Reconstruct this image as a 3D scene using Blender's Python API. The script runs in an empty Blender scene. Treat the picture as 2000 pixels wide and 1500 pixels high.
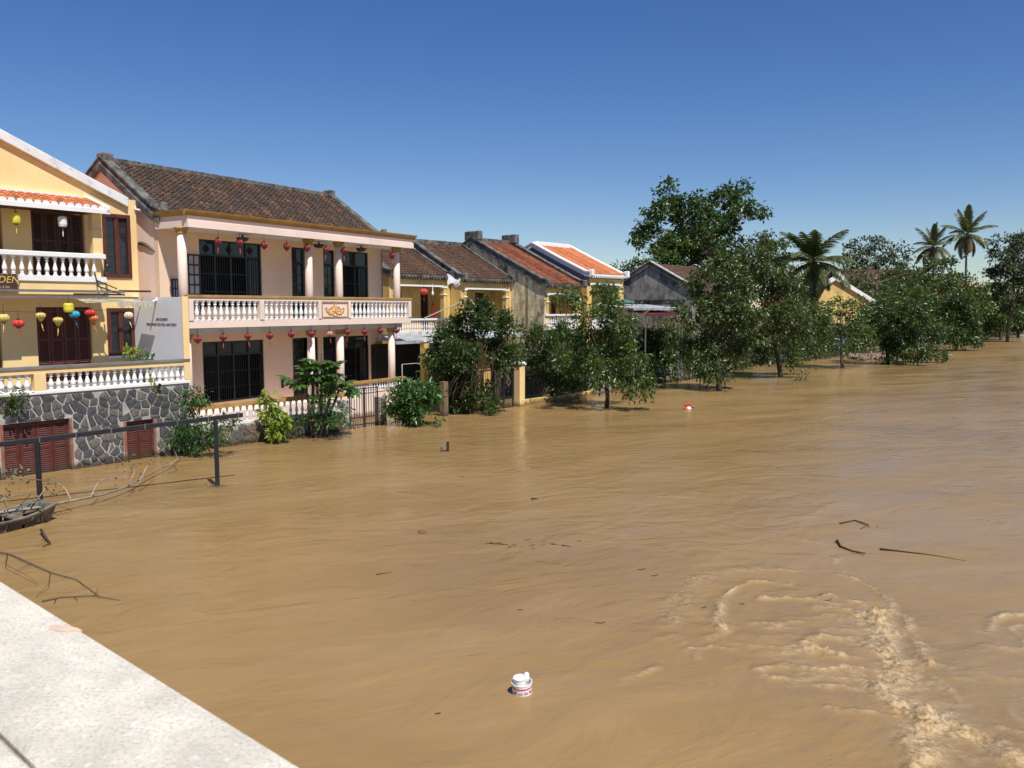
import bpy, bmesh, math, random
import numpy as np
from mathutils import Vector, Matrix

# ------------------------------------------------------------------ camera, light, exposure
S = bpy.context.scene
F = 1618.0; PITCH = math.atan(150 / F); H = 5.0
cd = bpy.data.cameras.new("camera"); cam = bpy.data.objects.new("camera", cd)
S.collection.objects.link(cam); S.camera = cam
cd.sensor_width = 36; cd.lens = 36 * F / 2000; cd.clip_start = .05; cd.clip_end = 6000; cd.dof.use_dof = True; cd.dof.focus_distance = 32; cd.dof.aperture_fstop = 13
cam.location = (0, 0, H); cam.rotation_euler = (math.pi / 2 - PITCH, 0, 0)
SUN_AZ = math.atan2(.52, -.855); SUN_EL = math.radians(58)
W_ = bpy.data.worlds.new("World"); S.world = W_; W_.use_nodes = True
nt = W_.node_tree; bg = nt.nodes["Background"]
sk = nt.nodes.new("ShaderNodeTexSky"); sk.sky_type = 'NISHITA'; sk.sun_disc = False
sk.sun_elevation = SUN_EL; sk.sun_rotation = SUN_AZ; sk.altitude = 0
sk.air_density = 1.0; sk.dust_density = 0.0; sk.ozone_density = 1.6
hs = nt.nodes.new("ShaderNodeHueSaturation"); hs.inputs["Saturation"].default_value = 1.3; hs.inputs["Hue"].default_value = .508
nt.links.new(sk.outputs[0], hs.inputs["Color"]); tn = nt.nodes.new("ShaderNodeMixRGB"); tn.blend_type = 'MULTIPLY'; tn.inputs[0].default_value = 1; tn.inputs[2].default_value = (.92, .96, 1.10, 1); nt.links.new(hs.outputs[0], tn.inputs[1]); nt.links.new(tn.outputs[0], bg.inputs[0]); bg.inputs[1].default_value = 0.078
sl = bpy.data.lights.new("sun", 'SUN'); sl.energy = 4.9; sl.angle = math.radians(.5); sl.color = (1, .955, .88)
so = bpy.data.objects.new("sun", sl); S.collection.objects.link(so)
sd = Vector((math.sin(SUN_AZ) * math.cos(SUN_EL), math.cos(SUN_AZ) * math.cos(SUN_EL), math.sin(SUN_EL)))
so.rotation_euler = sd.to_track_quat('Z', 'Y').to_euler(); so.location = (20, -20, 40)
S.view_settings.view_transform = 'Standard'; S.view_settings.look = 'None'
S.view_settings.exposure = 0.18; S.view_settings.gamma = 1; S.view_settings.use_curve_mapping = False
S.render.engine = 'CYCLES'; S.cycles.use_denoising = True; S.cycles.max_bounces = 6
S.cycles.transparent_max_bounces = 6; S.cycles.sample_clamp_indirect = 6

R = random.Random(7); G = np.random.default_rng(7)
COL = S.collection

# ------------------------------------------------------------------ geometry of the place
def ray(px, py):
    r = (px - 1000) / F; u = (750 - py) / F; c, s = math.cos(PITCH), math.sin(PITCH)
    return (r, c + u * s, -s + u * c)
def wat(px, py, z=0.0):
    d = ray(px, py); t = (z - H) / d[2]; return Vector((d[0] * t, d[1] * t, z))
def at(px, py, Y):
    d = ray(px, py); t = Y / d[1]; return Vector((d[0] * t, Y, H + d[2] * t))
class Fr:                      # a building's own axes: x along the facade, y away from the river, z up
    def __init__(s, x, y, a):
        s.o = (x, y); s.rz = math.pi / 2 - math.radians(a); a = math.radians(a)
        s.u = (math.sin(a), math.cos(a)); s.v = (-math.cos(a), math.sin(a))
    def w(s, x, y, z=0): return Vector((s.o[0] + s.u[0] * x + s.v[0] * y, s.o[1] + s.u[1] * x + s.v[1] * y, z))
    def hit(s, px, py, yo):
        d = ray(px, py); k = (s.o[0] * s.v[0] + s.o[1] * s.v[1] + yo) / (d[0] * s.v[0] + d[1] * s.v[1])
        return ((d[0] * k - s.o[0]) * s.u[0] + (d[1] * k - s.o[1]) * s.u[1], H + d[2] * k)
    def side(s, px, py, xo):
        d = ray(px, py); k = (s.o[0] * s.u[0] + s.o[1] * s.u[1] + xo) / (d[0] * s.u[0] + d[1] * s.u[1])
        return ((d[0] * k - s.o[0]) * s.v[0] + (d[1] * k - s.o[1]) * s.v[1], H + d[2] * k)
a0 = wat(140, 917); FA = Fr(a0.x, a0.y, 38.4)
FP = Fr(-11.427, 29.5, 31.6)
b0 = wat(345, 886); FB = Fr(b0.x, b0.y, 41.0)

# ------------------------------------------------------------------ mesh builder
class MB:
    def __init__(s): s.v = []; s.f = []; s.sm = False
    def add(s, vs, fs):
        b = len(s.v); s.v += [tuple(p) for p in vs]; s.f += [tuple(i + b for i in f) for f in fs]; return s
    def box(s, x0, x1, y0, y1, z0, z1):
        return s.add([(x0, y0, z0), (x1, y0, z0), (x1, y1, z0), (x0, y1, z0), (x0, y0, z1), (x1, y0, z1), (x1, y1, z1), (x0, y1, z1)],
                     [(0, 3, 2, 1), (4, 5, 6, 7), (0, 1, 5, 4), (1, 2, 6, 5), (2, 3, 7, 6), (3, 0, 4, 7)])
    def prism(s, poly, a, b, ax='y'):
        f = {'y': lambda p, t: (p[0], t, p[1]), 'x': lambda p, t: (t, p[0], p[1]), 'z': lambda p, t: (p[0], p[1], t)}[ax]
        n = len(poly); vs = [f(p, a) for p in poly] + [f(p, b) for p in poly]
        return s.add(vs, [tuple(range(n))[::-1], tuple(range(n, 2 * n))] + [(i, (i + 1) % n, n + (i + 1) % n, n + i) for i in range(n)])
    def tube(s, pts, rad, seg=6, cap=True):
        pts = [Vector(p) for p in pts]; n = len(pts)
        if not hasattr(rad, '__len__'): rad = [rad] * n
        vs = []; up = Vector((0.13, .21, 1)).normalized(); b0_ = len(s.v)
        for i, p in enumerate(pts):
            d = (pts[min(i + 1, n - 1)] - pts[max(i - 1, 0)])
            d = d.normalized() if d.length > 1e-9 else Vector((0, 0, 1))
            r_ = up if abs(d.dot(up)) < .95 else Vector((1, 0, 0))
            a = d.cross(r_).normalized(); b = d.cross(a)
            for k in range(seg):
                t = 2 * math.pi * k / seg; vs.append(p + (a * math.cos(t) + b * math.sin(t)) * rad[i])
        fs = [(i * seg + k, i * seg + (k + 1) % seg, (i + 1) * seg + (k + 1) % seg, (i + 1) * seg + k) for i in range(n - 1) for k in range(seg)]
        if cap: fs += [tuple(range(seg))[::-1], tuple((n - 1) * seg + k for k in range(seg))]
        return s.add(vs, fs)
    def lathe(s, prof, seg=8, c=(0, 0, 0), cap=True):
        n = len(prof); vs = [(c[0] + r * math.cos(2 * math.pi * k / seg), c[1] + r * math.sin(2 * math.pi * k / seg), c[2] + z) for r, z in prof for k in range(seg)]
        fs = [(i * seg + k, i * seg + (k + 1) % seg, (i + 1) * seg + (k + 1) % seg, (i + 1) * seg + k) for i in range(n - 1) for k in range(seg)]
        if cap: fs += [tuple(range(seg))[::-1], tuple((n - 1) * seg + k for k in range(seg))]
        return s.add(vs, fs)
    def wall(s, x0, x1, z0, z1, y0, y1, holes):
        xs = sorted({x0, x1, *[min(max(h[i], x0), x1) for h in holes for i in (0, 1)]})
        zs = sorted({z0, z1, *[min(max(h[i], z0), z1) for h in holes for i in (2, 3)]})
        def solid(i, j):
            if i < 0 or j < 0 or i >= len(xs) - 1 or j >= len(zs) - 1: return False
            cx = (xs[i] + xs[i + 1]) / 2; cz = (zs[j] + zs[j + 1]) / 2
            return not any(h[0] < cx < h[1] and h[2] < cz < h[3] for h in holes)
        for i in range(len(xs) - 1):
            for j in range(len(zs) - 1):
                if not solid(i, j): continue
                a, b, c, d = xs[i], xs[i + 1], zs[j], zs[j + 1]
                s.add([(a, y0, c), (b, y0, c), (b, y0, d), (a, y0, d)], [(0, 1, 2, 3)])
                s.add([(a, y1, c), (b, y1, c), (b, y1, d), (a, y1, d)], [(3, 2, 1, 0)])
                if not solid(i - 1, j): s.add([(a, y0, c), (a, y0, d), (a, y1, d), (a, y1, c)], [(0, 1, 2, 3)])
                if not solid(i + 1, j): s.add([(b, y0, c), (b, y0, d), (b, y1, d), (b, y1, c)], [(3, 2, 1, 0)])
                if not solid(i, j - 1): s.add([(a, y0, c), (b, y0, c), (b, y1, c), (a, y1, c)], [(3, 2, 1, 0)])
                if not solid(i, j + 1): s.add([(a, y0, d), (b, y0, d), (b, y1, d), (a, y1, d)], [(0, 1, 2, 3)])
        return s
    def build(s, name, mat, parent=None, loc=None, smooth=False, bevel=0):
        me = bpy.data.meshes.new(name); me.from_pydata(s.v, [], s.f); me.materials.append(mat)
        if smooth: me.shade_smooth()
        o = bpy.data.objects.new(name, me); COL.objects.link(o); o.parent = parent
        if loc: o.location = loc
        if bevel:
            m = o.modifiers.new("bevel", 'BEVEL'); m.width = bevel; m.segments = 1; m.limit_method = 'ANGLE'
        return o
def npmesh(name, V, Fq, mat, parent=None, smooth=False):
    me = bpy.data.meshes.new(name); n = len(Fq); k = Fq.shape[1]
    me.vertices.add(len(V)); me.vertices.foreach_set("co", np.ascontiguousarray(V, dtype=np.float32).ravel())
    me.loops.add(n * k); me.loops.foreach_set("vertex_index", np.ascontiguousarray(Fq, dtype=np.int32).ravel())
    me.polygons.add(n); me.polygons.foreach_set("loop_start", np.arange(n, dtype=np.int32) * k)
    if smooth: me.polygons.foreach_set("use_smooth", np.ones(n, dtype=bool))
    me.materials.append(mat); me.update(calc_edges=True)
    o = bpy.data.objects.new(name, me); COL.objects.link(o); o.parent = parent; return o
def inst(src, parent, loc, rot=(0, 0, 0), sc=(1, 1, 1), name=None):
    o = bpy.data.objects.new(name or src.name.split('.')[0], src.data if hasattr(src, 'data') else src)
    COL.objects.link(o); o.parent = parent; o.location = loc; o.rotation_euler = rot; o.scale = sc; return o
def mesh_of(mb, name, mat, smooth=False):
    me = bpy.data.meshes.new(name); me.from_pydata(mb.v, [], mb.f); me.materials.append(mat)
    if smooth: me.shade_smooth()
    return me
def tag(o, label=None, cat=None, group=None, kind=None):
    if label: o['label'] = label
    if cat: o['category'] = cat
    if group: o['group'] = group
    if kind: o['kind'] = kind
    return o
def empty(name, loc, rz=0, **k):
    o = bpy.data.objects.new(name, None); COL.objects.link(o); o.location = loc; o.rotation_euler = (0, 0, rz)
    o.empty_display_size = .2; return tag(o, **k)

# ------------------------------------------------------------------ materials
def lin(c):
    return tuple((x / 255 / 12.92 if x / 255 <= .04045 else ((x / 255 + .055) / 1.055) ** 2.4) for x in c)
def _noise(nt, vec, scale, detail=4, rough=.55, dist=0.0):
    n = nt.nodes.new("ShaderNodeTexNoise"); n.inputs["Scale"].default_value = scale; n.inputs["Detail"].default_value = detail
    n.inputs["Roughness"].default_value = rough; n.inputs["Distortion"].default_value = dist
    nt.links.new(vec, n.inputs["Vector"]); return n.outputs["Fac"]
def _ramp(nt, fac, lo, hi):
    m = nt.nodes.new("ShaderNodeMapRange"); m.inputs[1].default_value = lo; m.inputs[2].default_value = hi
    nt.links.new(fac, m.inputs[0]); return m.outputs[0]
def _ramp2(nt, fac, lo, hi, a, b):
    m = nt.nodes.new("ShaderNodeMapRange"); m.inputs[1].default_value = lo; m.inputs[2].default_value = hi; m.inputs[3].default_value = a; m.inputs[4].default_value = b
    nt.links.new(fac, m.inputs[0]); return m.outputs[0]
def _mix(nt, fac, a, b, mode='MIX'):
    m = nt.nodes.new("ShaderNodeMixRGB"); m.blend_type = mode
    for i, x in ((0, fac), (1, a), (2, b)):
        if isinstance(x, (int, float)): m.inputs[i].default_value = x
        elif isinstance(x, tuple): m.inputs[i].default_value = (*x[:3], 1)
        else: nt.links.new(x, m.inputs[i])
    return m.outputs[0]
def _map(nt, vec, sc):
    m = nt.nodes.new("ShaderNodeMapping"); m.inputs["Scale"].default_value = sc; nt.links.new(vec, m.inputs[0]); return m.outputs[0]
def _math(nt, op, a, b=None):
    m = nt.nodes.new("ShaderNodeMath"); m.operation = op
    for i, x in ((0, a), (1, b)):
        if x is None: continue
        if isinstance(x, (int, float)): m.inputs[i].default_value = x
        else: nt.links.new(x, m.inputs[i])
    return m.outputs[0]
def M(name, col, rough=.8, var=.12, scale=2.0, bump=.15, bscale=25, stains=(), rnd=None, metal=0, spec=.5, dist=.02, fine=0.0):
    m = bpy.data.materials.new(name); m.use_nodes = True; nt = m.node_tree; b = nt.nodes["Principled BSDF"]
    pos = nt.nodes.new("ShaderNodeNewGeometry").outputs["Position"]
    c = _mix(nt, _ramp(nt, _noise(nt, pos, scale, 5), .3, .7), tuple(x * (1 - var) for x in col), tuple(min(1, x * (1 + var)) for x in col))
    if fine:
        c = _mix(nt, _ramp(nt, _noise(nt, pos, bscale * 1.7, 2), .35, .65), c, _mix(nt, 1.0, c, tuple([1 - fine] * 3), 'MULTIPLY'))
    if rnd:      # list of colours picked per object
        oi = nt.nodes.new("ShaderNodeObjectInfo"); cr = nt.nodes.new("ShaderNodeValToRGB"); cr.color_ramp.interpolation = 'CONSTANT'
        els = cr.color_ramp.elements
        while len(els) < len(rnd): els.new(.5)
        for i, rc in enumerate(rnd): els[i].position = i / len(rnd); els[i].color = (*rc, 1)
        nt.links.new(oi.outputs["Random"], cr.inputs[0]); c = _mix(nt, 1.0, _mix(nt, _ramp(nt, _noise(nt, pos, scale * 3, 4), .3, .7), (1 - var,) * 3, (1 + var,) * 3), cr.outputs[0], 'MULTIPLY')
    for sc_, ssc, lo, hi, amt in stains:      # stain colour, position scale, threshold low / high, amount
        f = _math(nt, 'MULTIPLY', _ramp(nt, _noise(nt, _map(nt, pos, ssc), 1.0, 6, .62), lo, hi), amt)
        c = _mix(nt, f, c, sc_)
    if bump:      # damp, silt-stained tide band just above the flood
        sp = nt.nodes.new("ShaderNodeSeparateXYZ"); nt.links.new(pos, sp.inputs[0])
        zz = _math(nt, 'SUBTRACT', sp.outputs[2], _math(nt, 'MULTIPLY', _noise(nt, pos, 3.5, 4), .45))
        c = _mix(nt, _ramp2(nt, zz, -.12, .06, .8, 0), c, _mix(nt, .6, (.11, .075, .04), c, 'MULTIPLY'))
    nt.links.new(c, b.inputs["Base Color"]); b.inputs["Roughness"].default_value = rough; b.inputs["Metallic"].default_value = metal
    b.inputs["Specular IOR Level"].default_value = spec
    if bump:
        bn = nt.nodes.new("ShaderNodeBump"); bn.inputs["Strength"].default_value = bump; bn.inputs["Distance"].default_value = dist
        nt.links.new(_noise(nt, pos, bscale, 5, .65), bn.inputs["Height"]); nt.links.new(bn.outputs[0], b.inputs["Normal"])
    return m
dk = (.06, .055, .05)
m_yel = M("yellow_plaster", (.84, .61, .29), .85, .07, .7, .1, 30, [((.66, .38, .12), (.7, .7, .35), .52, .8, .5)])
m_yel_old = M("aged_yellow_plaster", (.70, .48, .16), .88, .16, .9, .15, 30, [((.30, .21, .10), (1.5, 1.5, .5), .52, .72, .6)])
m_pink = M("pink_plaster", (.80, .585, .42), .85, .05, .6, .08, 30, [((.62, .45, .36), (.9, .9, .3), .55, .8, .4)])
m_pink2 = M("pale_pink_plaster", (.84, .67, .57), .85, .06, .6, .08, 30, [((.55, .42, .36), (1.2, 1.2, .4), .58, .8, .5)])
m_white = M("white_plaster", (.80, .79, .77), .75, .05, 1.5, .1, 40, [((.45, .44, .42), (3, 3, 2), .62, .8, .5)])
m_white_d = M("weathered_white_plaster", (.72, .71, .69), .8, .1, 1.5, .15, 40, [((.2, .19, .18), (2.5, 2.5, 2.5), .55, .72, .7)])
m_panel = M("pale_grey_plaster", (.84, .84, .86), .8, .04, .8, .06, 30)
m_gold = M("ochre_trim_paint", (.42, .24, .07), .7, .15, 2, .1, 30, [((.2, .11, .04), (3, 3, 3), .5, .75, .6)])
m_goldrel = M("gold_relief_paint", (.72, .42, .10), .5, .15, 5, .1, 40)
m_soffit = M("soffit_plaster", (.66, .64, .60), .9, .08, 1.5, .05, 30)
m_mould = M("mouldy_concrete", (.15, .145, .13), .95, .35, 2.0, .6, 18, [((.035, .034, .03), (3, 3, 3), .45, .6, .85), ((.34, .33, .30), (4, 4, 4), .6, .72, .6)], dist=.04)
m_mould2 = M("black_mould_wall", (.36, .34, .29), .95, .2, 1.2, .3, 14, [((.045, .042, .035), (.9, .9, .8), .42, .62, .85), ((.06, .05, .03), (5, 5, .7), .48, .7, .7)], dist=.03)
m_stain = M("stained_plaster_wall", (.88, .72, .45), .95, .2, 1.5, .35, 14, [((.17, .12, .06), (4, 4, .7), .46, .66, .65), ((.06, .045, .025), (2.2, 2.2, .9), .5, .66, .85), ((.33, .21, .09), (6, 6, 2), .5, .7, .5)], dist=.03)
m_greyw = M("grey_render_wall", (.19, .195, .20), .9, .15, 1.5, .2, 20, [((.09, .09, .09), (2, 2, 1), .45, .7, .6)])
m_wood = M("red_brown_wood", (.10, .022, .013), .5, .25, 6, .12, 60, [((.06, .02, .014), (8, 8, 1.5), .45, .7, .6)])
m_woodd = M("dark_brown_wood", (.055, .022, .015), .55, .25, 6, .12, 60)
m_black = M("black_window_frame", (.012, .014, .016), .35, .2, 6, .05, 60)
m_iron = M("dark_iron", (.016, .017, .022), .45, .3, 6, .15, 60)
m_gateiron = M("brown_iron_gate", (.035, .022, .018), .6, .3, 6, .15, 60)
m_room = M("painted_room_dark", (.02, .018, .016), .95, .2, 2, .05, 30)  # near-black colour stands for the darkness of unlit rooms
m_curt = M("pale_curtain", (.42, .38, .37), .9, .12, 4, .1, 40)
m_mortar = M("grey_mortar", (.40, .385, .35), .95, .2, 4, .6, 30, [((.14, .14, .13), (3, 3, 3), .5, .7, .6)], dist=.03)
m_stone = M("dark_wall_stone", (.1, .1, .1), .75, .3, 3, .45, 22, rnd=[(.06, .06, .062), (.08, .078, .078), (.10, .095, .09), (.065, .065, .068), (.12, .11, .10), (.08, .08, .083), (.15, .13, .11)], dist=.03)
m_stone2 = M("brown_wall_stone", (.1, .1, .1), .8, .3, 3, .45, 22, rnd=[(.10, .085, .07), (.15, .09, .05), (.08, .078, .075), (.17, .13, .09), (.10, .10, .095), (.13, .11, .085)], dist=.03)
def tile_mat(name, cols, mossy):
    st = [((.035, .028, .022), (3.5, 3.5, 3.5), .42, .62, mossy), ((.23, .20, .17), (7, 7, 7), .60, .74, .45 * mossy)]
    m = bpy.data.materials.new(name); m.use_nodes = True; nt = m.node_tree; b = nt.nodes["Principled BSDF"]
    pos = nt.nodes.new("ShaderNodeNewGeometry").outputs["Position"]
    wn = nt.nodes.new("ShaderNodeTexVoronoi"); wn.inputs["Scale"].default_value = 4.5; nt.links.new(pos, wn.inputs["Vector"])
    sep = nt.nodes.new("ShaderNodeSeparateColor"); nt.links.new(wn.outputs["Color"], sep.inputs[0])
    cr = nt.nodes.new("ShaderNodeValToRGB"); els = cr.color_ramp.elements
    while len(els) < len(cols): els.new(.5)
    for i, rc in enumerate(cols): els[i].position = i / (len(cols) - 1); els[i].color = (*rc, 1)
    nt.links.new(sep.outputs[0], cr.inputs[0]); c = cr.outputs[0]
    oi = nt.nodes.new("ShaderNodeObjectInfo")
    c = _mix(nt, 1.0, c, _mix(nt, oi.outputs["Random"], (.7,) * 3, (1.25,) * 3), 'MULTIPLY')
    for sc_, ssc, lo, hi, amt in st:
        c = _mix(nt, _math(nt, 'MULTIPLY', _ramp(nt, _noise(nt, _map(nt, pos, ssc), 1.0, 5), lo, hi), amt), c, sc_)
    nt.links.new(c, b.inputs["Base Color"]); b.inputs["Roughness"].default_value = .9
    bn = nt.nodes.new("ShaderNodeBump"); bn.inputs["Strength"].default_value = .5; bn.inputs["Distance"].default_value = .02
    nt.links.new(_noise(nt, pos, 30, 4), bn.inputs["Height"]); nt.links.new(bn.outputs[0], b.inputs["Normal"]); return m
m_tile_old = tile_mat("old_brown_tile", [(.055, .035, .026), (.085, .052, .036), (.07, .045, .033), (.11, .06, .036), (.20, .085, .04)], .75)
m_tile_brown = tile_mat("brown_tile", [(.09, .045, .025), (.13, .065, .035), (.10, .055, .032), (.17, .08, .04)], .6)
m_tile_red = tile_mat("red_tile", [(.22, .06, .025), (.33, .10, .04), (.28, .085, .035), (.16, .05, .03)], .45)
m_tile_or = tile_mat("orange_tile", [(.58, .20, .08), (.66, .25, .10), (.50, .16, .06)], .06)
m_red = M("red_lantern_silk", (.20, .016, .02), .5, .3, 20, .1, 60)
m_redf = M("faded_lantern_silk", (.50, .22, .20), .6, .2, 20, .1, 60)
m_cream = M("cream_card", (.75, .7, .62), .7, .05)
m_tassel = M("tassel_thread", (.42, .09, .06), .8, .2)
def glass(name, col=(.02, .025, .03), rough=.04):
    m = bpy.data.materials.new(name); m.use_nodes = True; b = m.node_tree.nodes["Principled BSDF"]
    b.inputs["Base Color"].default_value = (*col, 1); b.inputs["Roughness"].default_value = rough; b.inputs["IOR"].default_value = 1.5
    return m
m_glass = glass("dark_window_glass")
def leafmat(name, dark, light, gloss=.36, trans=.35, sc=1.2):
    light = tuple(v * 1.12 for v in light)
    m = bpy.data.materials.new(name); m.use_nodes = True; nt = m.node_tree; b = nt.nodes["Principled BSDF"]
    pos = nt.nodes.new("ShaderNodeNewGeometry").outputs["Position"]
    f1 = _ramp(nt, _noise(nt, pos, 9, 2), .3, .7); f2 = _ramp(nt, _noise(nt, pos, sc, 3), .35, .65)
    f = _math(nt, 'ADD', _math(nt, 'MULTIPLY', f1, .6), _math(nt, 'MULTIPLY', f2, .4))
    c = _mix(nt, f, dark, light); nt.links.new(c, b.inputs["Base Color"]); b.inputs["Roughness"].default_value = gloss
    b.inputs["Specular IOR Level"].default_value = .6
    tr = nt.nodes.new("ShaderNodeBsdfTranslucent"); nt.links.new(_mix(nt, 1.0, c, (1.1, 1.3, .5), 'MULTIPLY'), tr.inputs[0])
    ms = nt.nodes.new("ShaderNodeMixShader"); ms.inputs[0].default_value = trans
    nt.links.new(b.outputs[0], ms.inputs[1]); nt.links.new(tr.outputs[0], ms.inputs[2])
    nt.links.new(ms.outputs[0], nt.nodes["Material Output"].inputs[0]); return m
l_dark = leafmat("dark_green_leaf", (.02, .042, .011), (.09, .145, .035))
l_mid = leafmat("green_leaf", (.028, .058, .012), (.13, .19, .045))
l_olive = leafmat("olive_leaf", (.028, .046, .013), (.125, .165, .045))
l_far = leafmat("distant_leaf", (.035, .05, .022), (.10, .12, .05), .6, .2, .4)
l_bright = leafmat("yellow_green_leaf", (.16, .24, .025), (.30, .35, .05), .5, .4)
l_glossy = leafmat("glossy_shrub_leaf", (.025, .07, .015), (.09, .19, .04), .3, .3)
l_palm = leafmat("palm_leaflet", (.045, .06, .02), (.15, .17, .06), .4, .25)
l_dry = leafmat("dry_leaf", (.12, .09, .04), (.28, .23, .12), .7, .2)
m_bark = M("grey_brown_bark", (.13, .095, .065), .95, .3, 8, .6, 30, dist=.03)
m_barkd = M("dark_bark", (.06, .045, .032), .95, .3, 8, .6, 30, dist=.03)
m_barkp = M("pale_bark", (.34, .29, .24), .9, .25, 8, .4, 30, dist=.02)
m_root = M("hanging_root_bark", (.10, .055, .035), .95, .3, 8, .4, 30)

# ------------------------------------------------------------------ water
def vnoise(x, y, seed):
    g = np.random.default_rng(seed).random((256, 256)); xi = np.floor(x).astype(int); yi = np.floor(y).astype(int)
    fx = x - xi; fy = y - yi; fx = fx * fx * (3 - 2 * fx); fy = fy * fy * (3 - 2 * fy)
    a = g[xi & 255, yi & 255]; b = g[(xi + 1) & 255, yi & 255]; c = g[xi & 255, (yi + 1) & 255]; d = g[(xi + 1) & 255, (yi + 1) & 255]
    return (a + (b - a) * fx) * (1 - fy) + (c + (d - c) * fx) * fy - .5
def fbm(x, y, seed, oct=4):
    t = 0; a = 1
    for i in range(oct): t = t + a * vnoise(x * 2 ** i + 17.3 * i, y * 2 ** i + 9.1 * i, seed + i); a *= .5
    return t
def polyd(x, y, pts):
    best = np.full(x.shape, 1e9)
    for (ax, ay), (bx, by) in zip(pts[:-1], pts[1:]):
        dx, dy = bx - ax, by - ay; t = np.clip(((x - ax) * dx + (y - ay) * dy) / (dx * dx + dy * dy), 0, 1)
        best = np.minimum(best, np.hypot(x - ax - t * dx, y - ay - t * dy))
    return best
def wl(*p): return [tuple(wat(a, b)[:2]) for a, b in p]
def make_water():
    xs = np.concatenate([[-3000, -900, -300, -120, -60, -40, -30, -22], np.concatenate([np.arange(-16, -2, .07), np.arange(-2, 15, .045), np.arange(15, 17, .08)]), np.linspace(17.4, 40, 60), [50, 70, 100, 160, 300, 900, 3000]])
    ys = [4.5]
    while ys[-1] < 75: ys.append(ys[-1] * 1.0052)
    ys = np.concatenate([[-2500, -600, -100, -20, 0, 3], ys, [80, 90, 105, 130, 170, 250, 400, 900, 3000]])
    X, Y = np.meshgrid(xs, ys); x, y = X.ravel(), Y.ravel()
    ca, sa = math.cos(math.radians(68)), math.sin(math.radians(68))
    al = x * sa + y * ca; ac = x * ca - y * sa            # along / across the current
    wx = fbm(x * .25, y * .25, 5, 3) * 1.6; wy = fbm(x * .25 + 40, y * .25, 9, 3) * 1.6
    q = lambda *p: [tuple(wat(1200 + a / 2.5, 950 + b / 2.5)[:2]) for a, b in p]
    jx = x + .22 * vnoise(x * 1.6, y * 1.6, 77) + .08 * vnoise(x * 6, y * 6, 78); jy = y + .26 * vnoise(x * 1.6, y * 1.6, 79) + .10 * vnoise(x * 6, y * 6, 80)
    g = lambda d, w: np.exp(-(d / w) ** 2)
    near = (y < 26) & (x > -6) & (x < 17)
    def pd(pts):
        d = np.full(x.shape, 1e3); d[near] = polyd(jx[near], jy[near], pts); return d
    core = pd(q((1290, 610), (1320, 700), (1295, 790), (1365, 860), (1375, 950), (1345, 1000), (1420, 1060), (1500, 1110), (1560, 1165), (1610, 1190)))
    core_b = pd(q((1540, 1190), (1530, 1240), (1480, 1300), (1470, 1370), (1440, 1480)))
    core_c = pd(q((1500, 1060), (1600, 1110), (1680, 1170), (1760, 1210), (1880, 1260), (1960, 1340)))
    streaks = [(1.0, .09, [(500, 545), (560, 505), (650, 478), (740, 466), (830, 468)]), (1.1, .10, [(740, 545), (900, 547), (1000, 530), (1080, 530), (1180, 560), (1260, 605), (1300, 650)]),
        (.6, .07, [(790, 410), (930, 415)]), (1.0, .10, [(930, 592), (1050, 588), (1180, 602), (1290, 640)]), (.7, .08, [(680, 665), (780, 672), (900, 664)]), (.8, .09, [(1040, 706), (1160, 700), (1270, 718)]),
        (1.0, .11, [(890, 775), (1010, 742), (1150, 755), (1270, 775)]), (.8, .09, [(680, 790), (850, 800), (1000, 812), (1100, 825)]), (.8, .09, [(720, 880), (850, 855), (1000, 890), (1150, 885), (1310, 905)]),
        (.9, .09, [(710, 915), (900, 922), (1100, 930), (1320, 975)]), (.9, .09, [(950, 955), (1150, 975), (1330, 988)]), (.4, .07, [(1070, 1080), (1250, 1090), (1400, 1110)]), (.5, .08, [(980, 620), (1100, 640), (1230, 670)]),
        (.6, .08, [(740, 690), (880, 700)]), (.6, .09, [(1090, 655), (1200, 640), (1280, 680)]), (1.2, .13, [(485, 540), (505, 590), (500, 640), (530, 690)]), (.9, .12, [(430, 625), (480, 660), (545, 700)]),
        (.8, .12, [(1090, 430), (1210, 480), (1310, 530), (1345, 600)]), (.7, .13, [(1345, 600), (1430, 640), (1480, 750), (1545, 860)]), (.6, .10, [(1410, 850), (1480, 830), (1550, 860)]), (.6, .11, [(1430, 950), (1500, 935), (1570, 980)]),
        (.9, .12, [(1850, 700), (1870, 650), (1930, 632), (2050, 636)]), (.7, .11, [(1780, 780), (1900, 792), (2010, 745)]), (.8, .12, [(1820, 925), (1900, 950), (2030, 958)]), (.5, .10, [(1940, 700), (2050, 690)]), (.4, .1, [(1500, 1330), (1560, 1250), (1640, 1260), (1720, 1330)]),
        (.45, .12, [(0, 960), (80, 930), (190, 875)]), (.4, .11, [(215, 745), (300, 720), (340, 770), (430, 830)]), (.45, .35, [(270, 650), (290, 540), (400, 460), (560, 400), (760, 400)]), (.35, .14, [(480, 740), (530, 715), (545, 690)]),
        (.35, .10, [(170, 55), (280, 48), (380, 52)]), (.4, .2, [(900, 250), (1000, 285), (1080, 380)]), (.3, .25, [(860, 190), (980, 130), (1060, 90)])]
    rs = random.Random(12)
    for i in range(34):
        a = rs.gauss(1050, 230); b_ = rs.gauss(740, 150); L_ = rs.uniform(60, 200); streaks.append((rs.uniform(.25, .6), rs.uniform(.05, .08), [(a - L_, b_ + rs.uniform(-6, 6) - .02 * L_), (a, b_ + rs.uniform(-8, 8)), (a + L_, b_ + .10 * L_ + rs.uniform(-6, 6))]))
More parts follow.
